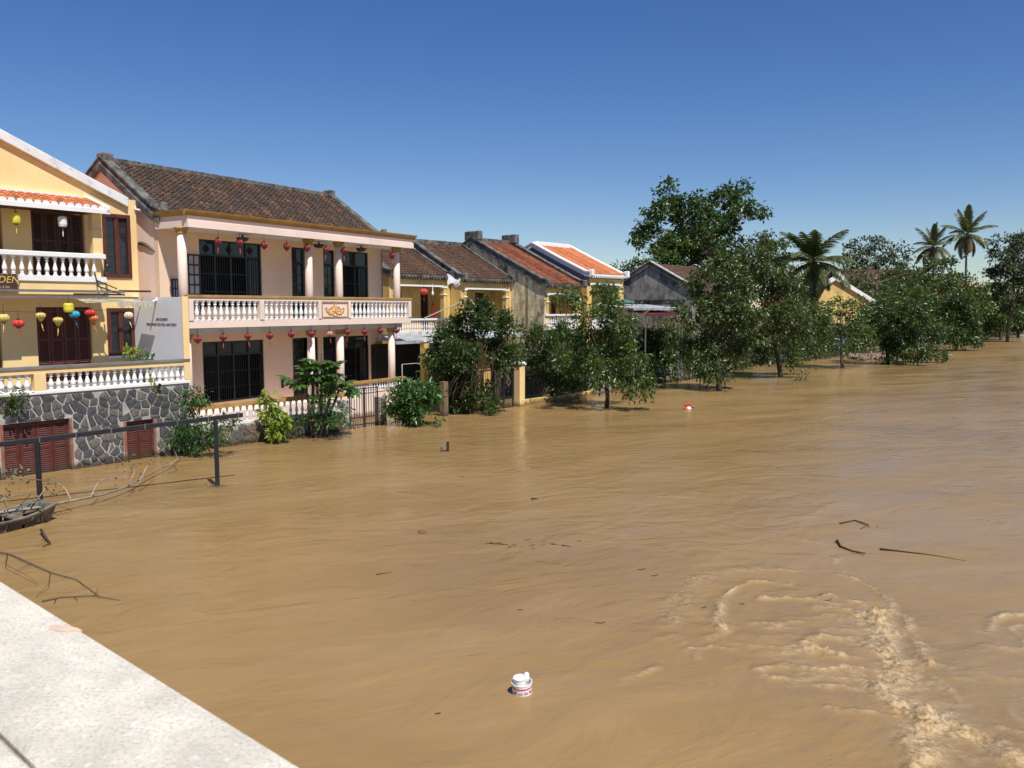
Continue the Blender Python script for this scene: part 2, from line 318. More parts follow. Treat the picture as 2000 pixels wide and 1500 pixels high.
    for i in range(16):
        a = rs.uniform(1350, 2000); b_ = rs.uniform(700, 1350); L_ = rs.uniform(30, 90); sl_ = rs.uniform(-.2, .9); streaks.append((rs.uniform(.25, .55), rs.uniform(.06, .1), [(a - L_, b_ - L_ * sl_), (a, b_ + rs.uniform(-10, 10)), (a + L_, b_ + L_ * sl_)]))
    cx, cy = wat(1600, 1245)[:2]; boil = np.exp(-(((x - cx) / 2.5) ** 2 + ((y - cy) / 2.4) ** 2))
    cx2, cy2 = wat(1900, 1420)[:2]; boil2 = np.exp(-((x - cx2) ** 2 + (y - cy2) ** 2) / 2.2)
    nz = np.clip(.5 + fbm(x * 2.6, y * 2.6, 31, 3) * 1.3, 0, 1.5); ab = np.abs(fbm(x * 4.2, y * 4.2, 21, 4))
    foam = 1.0 * g(core, .2) + .8 * g(core_b, .16) + .75 * g(core_c, .2)
    z = .008 * fbm((ac + wx) * .8, (al + wy) * .3, 3, 3) * 2 + .004 * fbm(ac * 2.2 + wx, al * .9 + wy, 13, 2) * 2
    z += .10 * g(core, .17) * (.10 + ab * 2.0 + .5 * np.abs(fbm(x * 9, y * 9, 25, 2))) + .10 * g(core_b, .15) * (.1 + ab * 2) + .09 * g(core_c, .2) * (.1 + ab * 2) - .035 * g(core, .45)
    for h, w, pts in streaks:
        d = pd(q(*pts)); e_ = g(d, w * .8); z += h * .05 * e_ * (.3 + .8 * nz) - h * .008 * g(d, w * 2.6); foam = foam + h * .85 * g(d, w * .62) * (.3 + .8 * nz)
    turb = np.clip(foam * 1.0 + boil * .34 * nz + boil2 * .45 * nz, 0, 1.3); z += (.25 * boil + .35 * boil2 + .6 * np.clip(foam, 0, 1)) * .035 * fbm(x * 3.4 + wx, y * 4.6 + wy, 51, 4)
    turb += .16 * np.clip(fbm(ac * .3, al * .09, 61, 3) * 3 - .3, 0, 1)
    hx, hy = wat(1915, 1438)[:2]; z -= .14 * np.exp(-((x - hx) ** 2 + (y - hy) ** 2) / .02)
    fade = np.clip((70 - y) / 45, 0, 1) * ((x > -16) & (x < 40)) * (y > 4)
    z = z * fade
    nx, ny = len(xs), len(ys); i = np.arange(nx - 1)[None, :] + (np.arange(ny - 1) * nx)[:, None]; i = i.ravel()
    o = npmesh("river_water", np.stack([x, y, z], 1), np.stack([i, i + 1, i + nx + 1, i + nx], 1), m_water, smooth=True)
    at_ = o.data.attributes.new("turb", 'FLOAT', 'POINT'); at_.data.foreach_set("value", turb.astype(np.float32))
    at_ = o.data.attributes.new("foam", 'FLOAT', 'POINT'); at_.data.foreach_set("value", np.clip(foam, 0, 1).astype(np.float32))
    tag(o, "muddy brown flood water swirling past the houses", kind="structure")
def water_mat():
    m = bpy.data.materials.new("muddy_water"); m.use_nodes = True; nt = m.node_tree; b = nt.nodes["Principled BSDF"]
    pos = nt.nodes.new("ShaderNodeNewGeometry").outputs["Position"]
    mp = nt.nodes.new("ShaderNodeMapping"); mp.inputs["Rotation"].default_value = (0, 0, math.radians(68)); nt.links.new(pos, mp.inputs[0])
    al = mp.outputs[0]          # y axis runs with the current
    at1 = nt.nodes.new("ShaderNodeAttribute"); at1.attribute_name = "turb"; at2 = nt.nodes.new("ShaderNodeAttribute"); at2.attribute_name = "foam"
    big = _noise(nt, _map(nt, al, (.10, .05, 1)), 1.0, 4, .6, 1.2); mid = _noise(nt, _map(nt, al, (.8, .3, 1)), 1.0, 5, .6, 1.5)
    c = _mix(nt, _ramp(nt, big, .3, .7), (.243, .150, .056), (.302, .194, .079))
    c = _mix(nt, _math(nt, 'MULTIPLY', _ramp(nt, mid, .45, .75), .5), c, (.35, .228, .10))
    fn = _ramp(nt, _noise(nt, pos, 11, 4, .7), .38, .60)
    c = _mix(nt, _math(nt, 'MULTIPLY', _math(nt, 'MULTIPLY', at2.outputs["Fac"], fn), .9), c, (.70, .52, .29))
    nt.links.new(c, b.inputs["Base Color"]); b.inputs["IOR"].default_value = 1.33
    rv = _ramp2(nt, _noise(nt, _map(nt, al, (.3, .09, 1)), 1.0, 4, .6, 1.5), .4, .62, .30, .14)
    nt.links.new(_math(nt, 'MULTIPLY', rv, _ramp2(nt, at1.outputs["Fac"], .0, .4, 1, .45)), b.inputs["Roughness"])
    # broad swells, short ripples in patches, and sharp chop where the water is turbulent
    s1 = _noise(nt, _map(nt, al, (.7, .42, 1)), 1.0, 3, .5, 2.8)
    s2 = _noise(nt, _map(nt, al, (5.5, 1.7, 1)), 1.0, 3, .55, 1.2)
    s3 = _noise(nt, pos, 15, 5, .72); s4 = _noise(nt, pos, 26, 2, .6)
    gate = _ramp(nt, _noise(nt, _map(nt, al, (.42, .16, 1)), 1.0, 4, .6, 1.6), .47, .68)
    gl = _ramp(nt, _noise(nt, _map(nt, al, (2.6, 1.2, 1)), 1.0, 3, .6, 1.0), .64, .72)
    h = _math(nt, 'ADD', _math(nt, 'MULTIPLY', s1, .042), _math(nt, 'MULTIPLY', _math(nt, 'MULTIPLY', s2, gate), .016))
    h1 = _math(nt, 'ADD', h, _math(nt, 'MULTIPLY', _math(nt, 'MULTIPLY', s3, at1.outputs["Fac"]), .035))
    h2 = _math(nt, 'ADD', h, _math(nt, 'MULTIPLY', _math(nt, 'MULTIPLY', s3, at1.outputs["Fac"]), .22))
    h2 = _math(nt, 'ADD', h2, _math(nt, 'MULTIPLY', _math(nt, 'MULTIPLY', s4, gl), .09))
    for hh, sock in ((h1, "Normal"), (h2, "Coat Normal")):
        bn = nt.nodes.new("ShaderNodeBump"); bn.inputs["Strength"].default_value = 1.0; bn.inputs["Distance"].default_value = 1.0
        nt.links.new(hh, bn.inputs["Height"]); nt.links.new(bn.outputs[0], b.inputs[sock])
    b.inputs["Coat Weight"].default_value = 1.0; b.inputs["Coat IOR"].default_value = 1.33; b.inputs["Coat Roughness"].default_value = .07
    nt.links.new(_ramp2(nt, at1.outputs["Fac"], .05, .35, .0, 1.0), b.inputs["Coat Weight"])
    b.inputs["Specular IOR Level"].default_value = .42
    return m
m_water = water_mat(); make_water()

# land behind the bank
m_land = M("muddy_ground", (.17, .125, .08), .95, .3, .5, .4, 6, [((.07, .065, .035), (.5, .5, .5), .45, .65, .7)], dist=.05)
def make_land():
    xs = np.concatenate([np.arange(-12, 60, 1.5), np.linspace(62, 200, 50), [300, 600, 1500, 3500]]); ys = np.concatenate([[.9, 1.6, 2.5, 4, 6, 8, 12, 20, 40], [80, 200, 600, 2000, 4000]])
    X, Y = np.meshgrid(xs, ys); x = X.ravel(); y = Y.ravel()
    z = -.32 + np.clip((y - .9) / 7, 0, 1) * .75 + .12 * fbm(x * .4, y * .4, 8, 3) + np.clip((x - 50) / 20, 0, 1) * .12
    z[y < 1] = -1.2
    wx = FB.o[0] + FB.u[0] * x + FB.v[0] * y; wy = FB.o[1] + FB.u[1] * x + FB.v[1] * y
    nx, ny = len(xs), len(ys); i = (np.arange(nx - 1)[None, :] + (np.arange(ny - 1) * nx)[:, None]).ravel()
    o = npmesh("ground", np.stack([wx, wy, z], 1), np.stack([i, i + 1, i + nx + 1, i + nx], 1), m_land, smooth=True)
    tag(o, "muddy bank behind the flooded promenade", kind="structure")
make_land()

# ------------------------------------------------------------------ shared building pieces
def baluster_mesh(h, r, mat, seg=8, name="baluster"):
    p = [(.95, 0), (.95, .06), (.6, .08), (.75, .13), (.75, .16), (.5, .18), (.95, .28), (1.0, .36), (.8, .48), (.5, .62), (.42, .74), (.75, .78), (.75, .81), (.5, .84), (.95, .93), (.95, 1)]
    mb = MB().lathe([(a * r, b * h) for a, b in p], seg); return mesh_of(mb, name, mat, smooth=False)
def balusters(me, parent, x0, x1, y, z, n):
    for i in range(n): inst(me, parent, (x0 + (x1 - x0) * (i + .5) / n, y, z), name="baluster")
def tile_row_mesh(L, pitch, mat, step=.2, seg=5, name="tile_row"):
    mb = MB(); n = max(2, round(L / step)); st = L / n; r = pitch * .30
    for i in range(n):
        y0 = i * st - .015; y1 = (i + 1) * st + .03; z0 = .045; z1 = .015; vs = []
        jz = R.uniform(-.006, .008); jx = R.uniform(-.008, .008)
        for (yy, zz, rr) in ((y0, z0 + jz, r * 1.08), (y1, z1 + jz, r * .92)):
            for k in range(seg + 1):
                t = math.pi * k / seg; vs.append((jx - rr * math.cos(t), yy, zz + rr * .75 * math.sin(t)))
        mb.add(vs, [(k, k + 1, seg + 2 + k, seg + 1 + k) for k in range(seg)])
        mb.add([vs[k] for k in range(seg + 1)], [tuple(range(seg + 1))])
    for sgn in (-1,):    # trough tiles to the left of the cap
        for i in range(n):
            y0 = i * st; y1 = (i + 1) * st + .02; a = -pitch + r * .7; b = -r * .7; c = (a + b) / 2
            mb.add([(a, y0, .05), (c, y0, .02), (b, y0, .05), (a, y1, .03), (c, y1, .0), (b, y1, .03)], [(0, 1, 4, 3), (1, 2, 5, 4)])
            mb.add([(a, y0, .05), (c, y0, .02), (b, y0, .05), (c, y0, -.01)], [(0, 1, 3), (1, 2, 3)])
    return mesh_of(mb, name, mat)
def roof(root, x0, x1, ye, ze, yr, zr, yb, zb, pitch, mtile, step=.2, under=None):
    """front slope from eave (ye,ze) to ridge (yr,zr), back slope down to (yb,zb)"""
    th = .14; r = MB().prism([(ye, ze - .02), (yr, zr - .02), (yb, zb - .02), (yb, zb - .02 - th), (yr, zr - .02 - th), (ye, ze - .02 - th)], x0, x1, 'x').build("roof", under or mtile, root)
    L = math.hypot(yr - ye, zr - ze); a = math.atan2(zr - ze, yr - ye); n = round((x1 - x0) / pitch); p = (x1 - x0) / n
    ms = [tile_row_mesh(L, p, mtile, step) for _ in range(3)]
    for i in range(n): inst(R.choice(ms), r, (x0 + (i + .72) * p, ye, ze), (a + R.uniform(-.002, .002), 0, R.uniform(-.003, .003)), name="tile_row")
    L2 = math.hypot(yr - yb, zr - zb); a2 = math.atan2(zr - zb, yb - yr)
    mb2 = tile_row_mesh(L2, p, mtile, step * 2, 3)
    for i in range(0, n): inst(mb2, r, (x1 - (i + .72) * p, yb, zb), (a2, 0, math.pi), name="tile_row")
    return r
def verge(root, name, x0, x1, pts, h, mat, cap=None, capm=None, over=.04):
    """raised band that follows the roof line pts [(y,z)...]"""
    top = [(y, z + h) for y, z in pts]; o = MB().prism(pts + top[::-1], x0, x1, 'x').build(name, mat, root, bevel=.01)
    if cap:
        t2 = [(y, z + h + .003) for y, z in pts]; t3 = [(y, z + h + cap) for y, z in pts]
        MB().prism(t2 + t3[::-1], x0 - over, x1 + over, 'x').build("verge_cap", capm or mat, o)
    return o
def eave_scallops(root, x0, x1, y, z, pitch, mat):
    b = MB().box(x0, x1, y + .02, y + .16, z - .22, z - .02).build("eave_band", mat, root)
    me = mesh_of(MB().lathe([(.001, -.03), (pitch * .36, -.03), (pitch * .36, .05), (.001, .05)], 8), "eave_tile", mat)
    n = round((x1 - x0) / pitch)
    for i in range(n): inst(me, b, (x0 + (i + .5) * (x1 - x0) / n, y + .0, z - .08), (math.pi / 2, 0, 0), name="eave_tile")
    return b
def shutter(root, x0, x1, z0, z1, y, mat, n, name="shutter_door", split=.55, slats=True):
    w = (x1 - x0) / n
    for i in range(n):
        a = x0 + i * w + .008; b = x0 + (i + 1) * w - .008; s = .085 if w > .4 else .06; zm = z0 + (z1 - z0) * split
        d = MB().box(a, a + s, y, y + .045, z0, z1).box(b - s, b, y, y + .045, z0, z1)
        for zz in (z0, zm, z1 - s): d.box(a + s, b - s, y + .002, y + .043, zz, zz + s)
        d = d.build(name, mat, root)
        if slats:
            sl_ = MB()
            for (c0, c1) in ((z0 + s, zm), (zm + s, z1 - s)):
                k = max(3, int((c1 - c0) / .062))
                for j in range(k):
                    zc = c0 + (c1 - c0) * (j + .5) / k; hh = (c1 - c0) / k * .62
                    sl_.add([(a + s, y + .006, zc - hh), (b - s, y + .006, zc - hh), (b - s, y + .04, zc + hh * .7), (a + s, y + .04, zc + hh * .7),
                             (a + s, y + .0, zc - hh + .01), (b - s, y + .0, zc - hh + .01), (b - s, y + .034, zc + hh * .7 + .01), (a + s, y + .034, zc + hh * .7 + .01)],
                            [(3, 2, 1, 0), (4, 5, 6, 7), (0, 1, 5, 4), (2, 3, 7, 6)])
            tag(sl_.build("louvre_slats", mat, d), kind="stuff")
def black_door(root, x0, x1, z0, z1, y, cols, ztr, bars=True, leaf=None, curtain=False, open_=False):
    """dark frame with a row of transom panes above barred or panelled leaves"""
    t = .07; f = MB().box(x0, x0 + t, y, y + .1, z0, z1).box(x1 - t, x1, y, y + .1, z0, z1).box(x0 + t, x1 - t, y + .002, y + .1, z1 - t, z1)
    f.box(x0 + t, x1 - t, y + .002, y + .1, ztr, ztr + t).box(x0 + t, x1 - t, y + .002, y + .1, z0, z0 + t)
    for i in range(1, cols): x = x0 + (x1 - x0) * i / cols; f.box(x - t / 2, x + t / 2, y + .004, y + .1, ztr + t, z1 - t)
    f = f.build("door_frame", m_black, root)
    for i in range(cols):
        a = x0 + (x1 - x0) * i / cols + t * .6; b = x0 + (x1 - x0) * (i + 1) / cols - t * .6
        MB().box(a, b, y + .05, y + .06, ztr + t, z1 - t).build("pane", m_glass, f)
    if bars:
        mb = MB(); n = int((x1 - x0) / .11)
        for i in range(1, n):
            x = x0 + (x1 - x0) * i / n; mb.box(x - .009, x + .009, y + .03, y + .05, z0 + t, ztr)
        for zz in (z0 + (ztr - z0) * .3, z0 + (ztr - z0) * .65): mb.box(x0 + t, x1 - t, y + .028, y + .052, zz, zz + .03)
        tag(mb.build("window_bars", m_black, f), kind="stuff")
        for i in range(1, cols):
            x = x0 + (x1 - x0) * i / cols; MB().box(x - .04, x + .04, y + .01, y + .07, z0 + t, ztr).build("mullion", m_black, f)
def pane_leaf(root, x0, x1, z0, z1, y, rows, mp, name="door_leaf"):
    t = .06; f = MB(); zb = z0 + (z1 - z0) * .02
    f.box(x0, x0 + t, y, y + .045, z0, z1).box(x1 - t, x1, y, y + .045, z0, z1); xm = (x0 + x1) / 2; f.box(xm - t * .35, xm + t * .35, y + .003, y + .042, z0, z1)
    for i in range(rows + 1): z = z0 + (z1 - z0 - t) * i / rows; f.box(x0 + t, x1 - t, y + .006, y + .04, z, z + t)
    f = f.build(name, m_black, root)
    for i in range(rows):
        za = z0 + (z1 - z0 - t) * i / rows + t; zc = z0 + (z1 - z0 - t) * (i + 1) / rows
        for a, b in ((x0 + t, xm - t * .35), (xm + t * .35, x1 - t)): MB().box(a, b, y + .018, y + .026, za, zc).build("pane", mp, f)
def wood_window(root, x0, x1, z0, z1, y):
    f = MB(); t = .075
    f.box(x0 - .05, x0 + t, y - .05, y + .08, z0 - .05, z1 + .05).box(x1 - t, x1 + .05, y - .05, y + .08, z0 - .05, z1 + .05)
    f.box(x0 + t, x1 - t, y - .05, y + .08, z1 - t, z1 + .05).box(x0 + t, x1 - t, y - .05, y + .08, z0 - .05, z0 + t)
    xm = (x0 + x1) / 2; f.box(xm - .075, xm + .075, y - .02, y + .07, z0 + t, z1 - t); f = f.build("window", m_wood, root)
    for a, b in ((x0 + t, xm - .075), (xm + .075, x1 - t)):
        MB().box(a, b, y + .03, y + .04, z0 + t, z1 - t).build("pane", m_glass, f)
        g_ = MB()
        for k in range(1, 6): z = z0 + (z1 - z0) * k / 6; g_.box(a, b, y + .015, y + .025, z - .008, z + .008)
        g_.build("glazing_bars", m_woodd, f)
def clip(poly, nx, nz, c):      # keep nx*x+nz*z<=c
    out = []
    for i in range(len(poly)):
        p, q = poly[i], poly[(i + 1) % len(poly)]; dp = nx * p[0] + nz * p[1] - c; dq = nx * q[0] + nz * q[1] - c
        if dp <= 0: out.append(p)
        if dp * dq < 0: t = dp / (dp - dq); out.append((p[0] + (q[0] - p[0]) * t, p[1] + (q[1] - p[1]) * t))
    return out
def stones(parent, x0, x1, z0, z1, y, size, mat, holes=(), gap=.028, proud=.035, seed=1, asp=1.3):
    r = random.Random(seed); P = []; nx = int((x1 - x0) / (size * asp)) + 1; nz = int((z1 - z0) / size) + 1
    for i in range(-1, nx + 1):
        for j in range(-1, nz + 1):
            P.append((x0 + (i + .5 + r.uniform(-.48, .48)) * (x1 - x0) / nx, z0 + (j + .5 + r.uniform(-.46, .46)) * (z1 - z0) / nz))
    th = {}
    for p in P: th[p] = (r.uniform(.75, 1.25), r.uniform(.7, 1.3))
    for p in P:
        if not (x0 < p[0] < x1 and z0 < p[1] < z1): continue
        if any(h[0] < p[0] < h[1] and h[2] < p[1] < h[3] for h in holes): continue
        poly = [(p[0] - .8, p[1] - .6), (p[0] + .8, p[1] - .6), (p[0] + .8, p[1] + .6), (p[0] - .8, p[1] + .6)]
        for q in P:
            if q is p: continue
            dx, dz = q[0] - p[0], q[1] - p[1]; d = math.hypot(dx, dz)
            if d > 1.6 or d < 1e-6: continue
            poly = clip(poly, dx / d, dz / d, (dx * (p[0] + q[0]) / 2 + dz * (p[1] + q[1]) / 2) / d - gap * r.uniform(.6, 1.3))
            if len(poly) < 3: break
        if len(poly) < 3: continue
        for (nx_, nz_, c) in ((-1, 0, -x0 - .01), (1, 0, x1 - .01), (0, -1, -z0), (0, 1, z1 - .01)): poly = clip(poly, nx_, nz_, c)
        for h in holes:
            if p[0] < h[0]: 
                if h[2] < p[1] + .3: poly = clip(poly, 1, 0, h[0] - .03)
            elif p[0] > h[1]: 
                if h[2] < p[1] + .3 and p[1] < h[3] + .02: poly = clip(poly, -1, 0, -h[1] - .03)
                elif p[1] > h[3]: poly = clip(poly, 0, -1, -h[3] - .03) if p[0] < h[1] + .3 else poly
            elif p[1] > h[3]: poly = clip(poly, 0, -1, -h[3] - .03)
        if len(poly) < 3: continue
        cx = sum(a for a, _ in poly) / len(poly); cz = sum(b for _, b in poly) / len(poly)
        if max(abs(a - cx) for a, _ in poly) < .035 or max(abs(b - cz) for _, b in poly) < .03: continue
        pr = proud * r.uniform(.6, 1.4); n = len(poly); vs = [(a, y, b) for a, b in poly]
        vs += [(cx + (a - cx) * .93, y - pr, cz + (b - cz) * .93) for a, b in poly] + [(cx, y - pr * 1.25, cz)]
        fs = [(i, (i + 1) % n, n + (i + 1) % n, n + i) for i in range(n)] + [(n + i, n + (i + 1) % n, 2 * n) for i in range(n)]
        MB().add(vs, fs).build("stone", mat, parent)
def textmesh(s, size, mat, parent, mtx, depth=.004, name="lettering", shear=0.0, sx=1.0):
    cu = bpy.data.curves.new(name, 'FONT'); cu.body = s; cu.size = size; cu.extrude = depth; cu.shear = shear; cu.align_x = 'CENTER'
    o = bpy.data.objects.new(name, cu); COL.objects.link(o); bpy.context.view_layer.update()
    me = bpy.data.meshes.new_from_object(o.evaluated_get(bpy.context.evaluated_depsgraph_get())); COL.objects.unlink(o); bpy.data.objects.remove(o)
    me.materials.clear(); me.materials.append(mat)
    n = bpy.data.objects.new(name, me); COL.objects.link(n); n.parent = parent; n.matrix_local = mtx @ Matrix.Diagonal((sx, 1, 1, 1)); return n

# ------------------------------------------------------------------ house A: yellow house with white trim
HA = empty("yellow_house", FA.w(0, 0, 0), FA.rz, label="yellow plastered house with white gable edge, balcony and stone flood base, leftmost", cat="house")
dz = lambda x: 10.62 - .436 * (x + .26)
m_scr = m_yel
holesA = [(.53, 2.34, 2.46, 5.0), (-3.2, -.55, 2.46, 5.0), (.52, 2.25, 5.95, 8.2), (-3.2, -.35, 5.95, 8.2), (2.9, 3.8, 6.1, 8.25), (2.92, 3.8, 3.32, 4.92)]
MB().wall(-10, 4.1, 0, 8.7, 3.3, 3.6, holesA).build("wall", m_yel, HA)
MB().prism([(-10, 8.703), (3.66, 8.703), (3.62, dz(3.62) - .12), (-3.0, dz(-3) - .12), (-9.7, 8.75)], 3.3, 3.6).build("gable_wall", m_yel, HA)
MB().box(3.7, 4.1, 3.3, 3.6, 8.703, 8.86).build("wall_end_cap", m_yel, HA)
MB().box(3.8, 4.1, 3.6, 13, 0, 8.6).build("side_wall", m_yel, HA)
MB().box(-3.4, 2.7, 4.6, 4.7, 2.4, 8.3).box(2.7, 3.79, 4.6, 4.7, 2.4, 8.3).build("interior_dark_panel", m_room, HA)  # dark panels paint the unlit rooms behind the openings
MB().prism([(3.75, dz(3.75) - .30), (3.78, dz(3.75) + .03), (-3, dz(-3)), (-9.8, dz(3.8)), (-9.8, dz(3.8) - .33), (-3, dz(-3) - .33)], 3.14, 3.62).build("verge", m_white_d, HA, bevel=.02)
MB().prism([(3.7, dz(3.7) - .35), (3.7, dz(3.7) - .303), (-3, dz(-3) - .333), (-3, dz(-3) - .38)], 3.22, 3.299).build("verge_moulding", m_yel_old, HA)
ra = MB().prism([(3.7, dz(3.7) - .15), (-3, dz(-3) - .13), (-9.7, dz(3.7) - .15), (-9.7, dz(3.7) - .3), (-3, dz(-3) - .3), (3.7, dz(3.7) - .3)], 3.63, 13).build("roof", m_tile_or, HA)
# terrace with stone base
op = [(-1.86, 0, -1, 1.6), (1.76, 2.68, -1, 1.3)]
tw = MB().wall(-5, 4.02, -1.2, 2.40, 0, .4, op).build("terrace_wall", m_mortar, HA)
stones(tw, -3.2, 4.0, -.1, 2.38, 0, .235, m_stone, holes=[(-1.86 - .08, .08, -1, 1.62), (1.68, 2.76, -1, 1.32)], seed=5, gap=.025, asp=1.5)
MB().box(-5, 4.02, .4, 3.3, 2.3, 2.44).build("terrace_floor", m_greyw, HA)
MB().box(-5, 4.04, -.04, .28, 2.403, 2.5).build("terrace_ledge", m_white, HA, bevel=.01)
m_brick = M("red_brick_edge", (.30, .09, .045), .9, .2, 8, .3, 30, [((.2, .18, .16), (4, 4, 4), .5, .65, .8)])
for x, z1 in ((0.0, 1.6), (1.68, 1.3), (2.68, 1.3), (-1.94, 1.6)): MB().box(x, x + .08, -.02, .2, -1, z1).build("brick_jamb", m_brick, HA)
shutter(HA, -1.86, 0, -.6, 1.56, .12, m_wood, 4, "basement_shutter", .62)
shutter(HA, 1.76, 2.68, -.6, 1.26, .12, m_wood, 2, "basement_shutter", .62)
tr = MB().box(-5, 4.06, -.06, .22, 3.17, 3.24).build("terrace_rail", m_greyw, HA)
MB().box(-5, 4.02, -.02, .18, 3.02, 3.168).build("rail_beam", m_yel, tr)
bm_ = baluster_mesh(.52, .078, m_white, 8)
balusters(bm_, tr, -.55, 3.98, .08, 2.5, 21); balusters(bm_, tr, -3.3, -1.0, .08, 2.5, 10)
MB().box(-.95, -.62, -.03, .2, 2.5, 3.02).build("rail_post", m_yel, tr)
# party wall panel with lettering
pw = MB().box(3.85, 4.06, .0, 3.3, 2.5, 5.35).build("party_wall", m_panel, HA)
MB().box(3.846, 4.075, -.03, -.002, 2.52, 5.37).build("wall_end", m_yel, pw)
m_ink = M("black_lettering", (.02, .02, .025), .6, 0, bump=0)
def sidemtx(y, z): return Matrix.Translation((3.847, y, z)) @ Matrix.Rotation(-math.pi / 2, 4, 'Z') @ Matrix.Rotation(math.pi / 2, 4, 'X')
y1, z1 = FA.side(316, 624, 3.85); y2, z2 = FA.side(315, 634, 3.85)
textmesh("LIFE IS SHORT", .13, m_ink, pw, sidemtx(y1, z1 - .04), sx=1.0); textmesh("SMILE WHILE YOU STILL HAVE TEETH", .13, m_ink, pw, sidemtx(y2, z2 - .04), sx=.92)
# facade openings
shutter(HA, .56, 2.31, 2.48, 4.97, 3.42, m_wood, 4); shutter(HA, -3.2, -.58, 2.48, 4.97, 3.42, m_wood, 5)
shutter(HA, .55, 2.22, 5.97, 8.17, 3.42, m_woodd, 4); shutter(HA, -3.2, -.38, 5.97, 8.17, 3.42, m_woodd, 5)
wood_window(HA, 2.9, 3.8, 6.1, 8.25, 3.3); wood_window(HA, 2.92, 3.8, 3.32, 4.92, 3.3)
MB().box(2.85, 3.85, 3.18, 3.3, 3.18, 3.26).build("window_sill", m_white, HA)
# balcony
bl = MB().box(-5, 2.3, 2.1, 3.3, 5.42, 5.84).build("balcony", m_yel, HA)
MB().box(-5, 2.34, 2.05, 2.3, 5.843, 6.02).build("balcony_plinth", m_white, bl)
MB().box(-5, 2.34, 2.03, 2.28, 6.62, 6.78).build("balcony_rail", m_white, bl, bevel=.02)
ub = baluster_mesh(.6, .075, m_white, 8); balusters(ub, bl, -3.9, 2.1, 2.16, 6.02, 24)
MB().box(1.96, 2.27, 2.12, 2.42, 6.78, 8.14).box(1.96, 2.27, 2.30, 2.5, 6.02, 6.775).build("balcony_pillar", m_yel, HA)
MB().box(1.93, 2.3, 2.09, 2.45, 7.55, 7.6).build("pillar_moulding", m_yel, HA)
MB().box(-5, 2.27, 2.1, 2.4, 8.143, 8.2).box(-5, 2.27, 2.42, 3.3, 8.18, 8.2).build("balcony_beam", m_woodd, HA)
# awning roof over the balcony with plastered edges
aw = MB().prism([(1.72, 8.17), (1.72, 8.25), (3.3, 8.72), (3.3, 8.6)], -5, 2.3, 'x').build("awning_roof", m_white, HA)
ang = math.atan2(.47, 1.58); Lw = 1.62
MBc = MB(); st = .23
for i in range(7):
    y0, y1_ = i * st, (i + 1) * st + .03; vs = []
    for yy, zz, rr in ((y0, .05, .085), (y1_, .02, .075)):
        for k in range(7): t = math.pi * k / 6; vs.append((-rr * math.cos(t), yy, zz + rr * .8 * math.sin(t)))
    me_t = MB().add(vs, [(k, k + 1, 8 + k, 7 + k) for k in range(6)] + [tuple(range(7))])
    if i == 0: tile1 = mesh_of(me_t, "awning_tile", m_tile_or)
capm = mesh_of(MB().lathe([(.001, -.04), (.1, -.04), (.1, .05), (.001, .05)], 10), "tile_end", m_white)
for i in range(26):
    x = 2.12 - i * .25
    for j in range(6):
        inst(tile1, aw, (x, 1.78 + j * st * math.cos(ang), 8.27 + j * st * math.sin(ang)), (ang, 0, 0), name="awning_tile")
    inst(capm, aw, (x, 1.74, 8.27), (math.pi / 2, 0, 0), name="tile_end")
for i in range(26):
    x = 2.0 - i * .25
    MB().add([(x - .07, 1.76, 8.262), (x + .07, 1.76, 8.262), (x + .07, 3.2, 8.70), (x - .07, 3.2, 8.70)], [(0, 1, 2, 3)]).build("under_tile", m_tile_or, aw)
MB().box(-5, 2.36, 1.66, 1.72, 8.10, 8.24).build("awning_fascia", m_white, aw)
MB().box(-5, 2.1, 3.12, 3.299, 8.70, 8.80).build("awning_flashing", m_white, aw)
MB().prism([(1.66, 8.12), (1.66, 8.34), (3.299, 8.86), (3.299, 8.6)], 2.24, 2.38, 'x').build("awning_verge", m_white, aw, bevel=.02)
# lamp, camera, canopy, sign
lamp = MB().box(2.29, 2.33, 2.0, 2.05, 6.2, 6.55).lathe([(.02, 0), (.06, .05), (.05, .2), (.02, .25)], 8, (2.31, 1.93, 6.2)); lamp.build("wall_lamp", m_iron, HA)
cn = empty("folding_canopy", FA.w(0, 2.0, 5.2), FA.rz, label="worn beige folding canopy on grey metal arms over the yellow house's terrace", cat="awning")
m_gm = M("grey_metal_tube", (.16, .155, .15), .5, .2, 5, .1, 40)
m_can = M("beige_canopy_cloth", (.42, .40, .28), .9, .12, 3, .3, 30, [((.25, .22, .14), (4, 4, 4), .5, .7, .6)])
MB().box(-5, 2.75, -.35, -.29, .28, .36).build("canopy_roller", m_gm, cn)
MB().box(-5, 3.0, -.75, -.70, .08, .15).build("canopy_bar", m_gm, cn)
MB().box(1.2, 2.9, -.02, .03, .20, .26).box(2.95, 4.1, .45, .5, .33, .40).build("canopy_bar", m_woodd, cn)
MB().tube([(1.95, .08, .95), (2.0, -.02, .5), (2.6, -.6, .2)], .025).tube([(2.0, .05, .7), (2.5, -.3, .42)], .02).build("canopy_arm", m_iron, cn)
cl = MB()
for i in range(12):
    xa = 1.2 + i * .2; za = .03 - .02 * math.sin(i); cl.add([(xa, .1, .12 - .01 * i), (xa + .2, .1, .12 - .01 * i), (xa + .2, -.85, -.05 + .01 * math.sin(i * 2)), (xa, -.85, -.05 + .01 * math.sin(i * 2 - 2))], [(0, 1, 2, 3)])
cl.build("canopy_cloth", m_can, cn)
vl = MB()
for i in range(22):
    xa = 2.2 + i * .055; dp = .02 * math.sin(i * 1.9); vl.add([(xa, -.86 + dp, -.03), (xa + .055, -.86 - dp, -.03), (xa + .055, -.88 - dp, -.19 - .04 * math.sin(i * .8)), (xa, -.88 + dp, -.19 - .04 * math.sin(i * .8 - .8))], [(0, 1, 2, 3)])
vl.build("canopy_valance", m_can, cn)
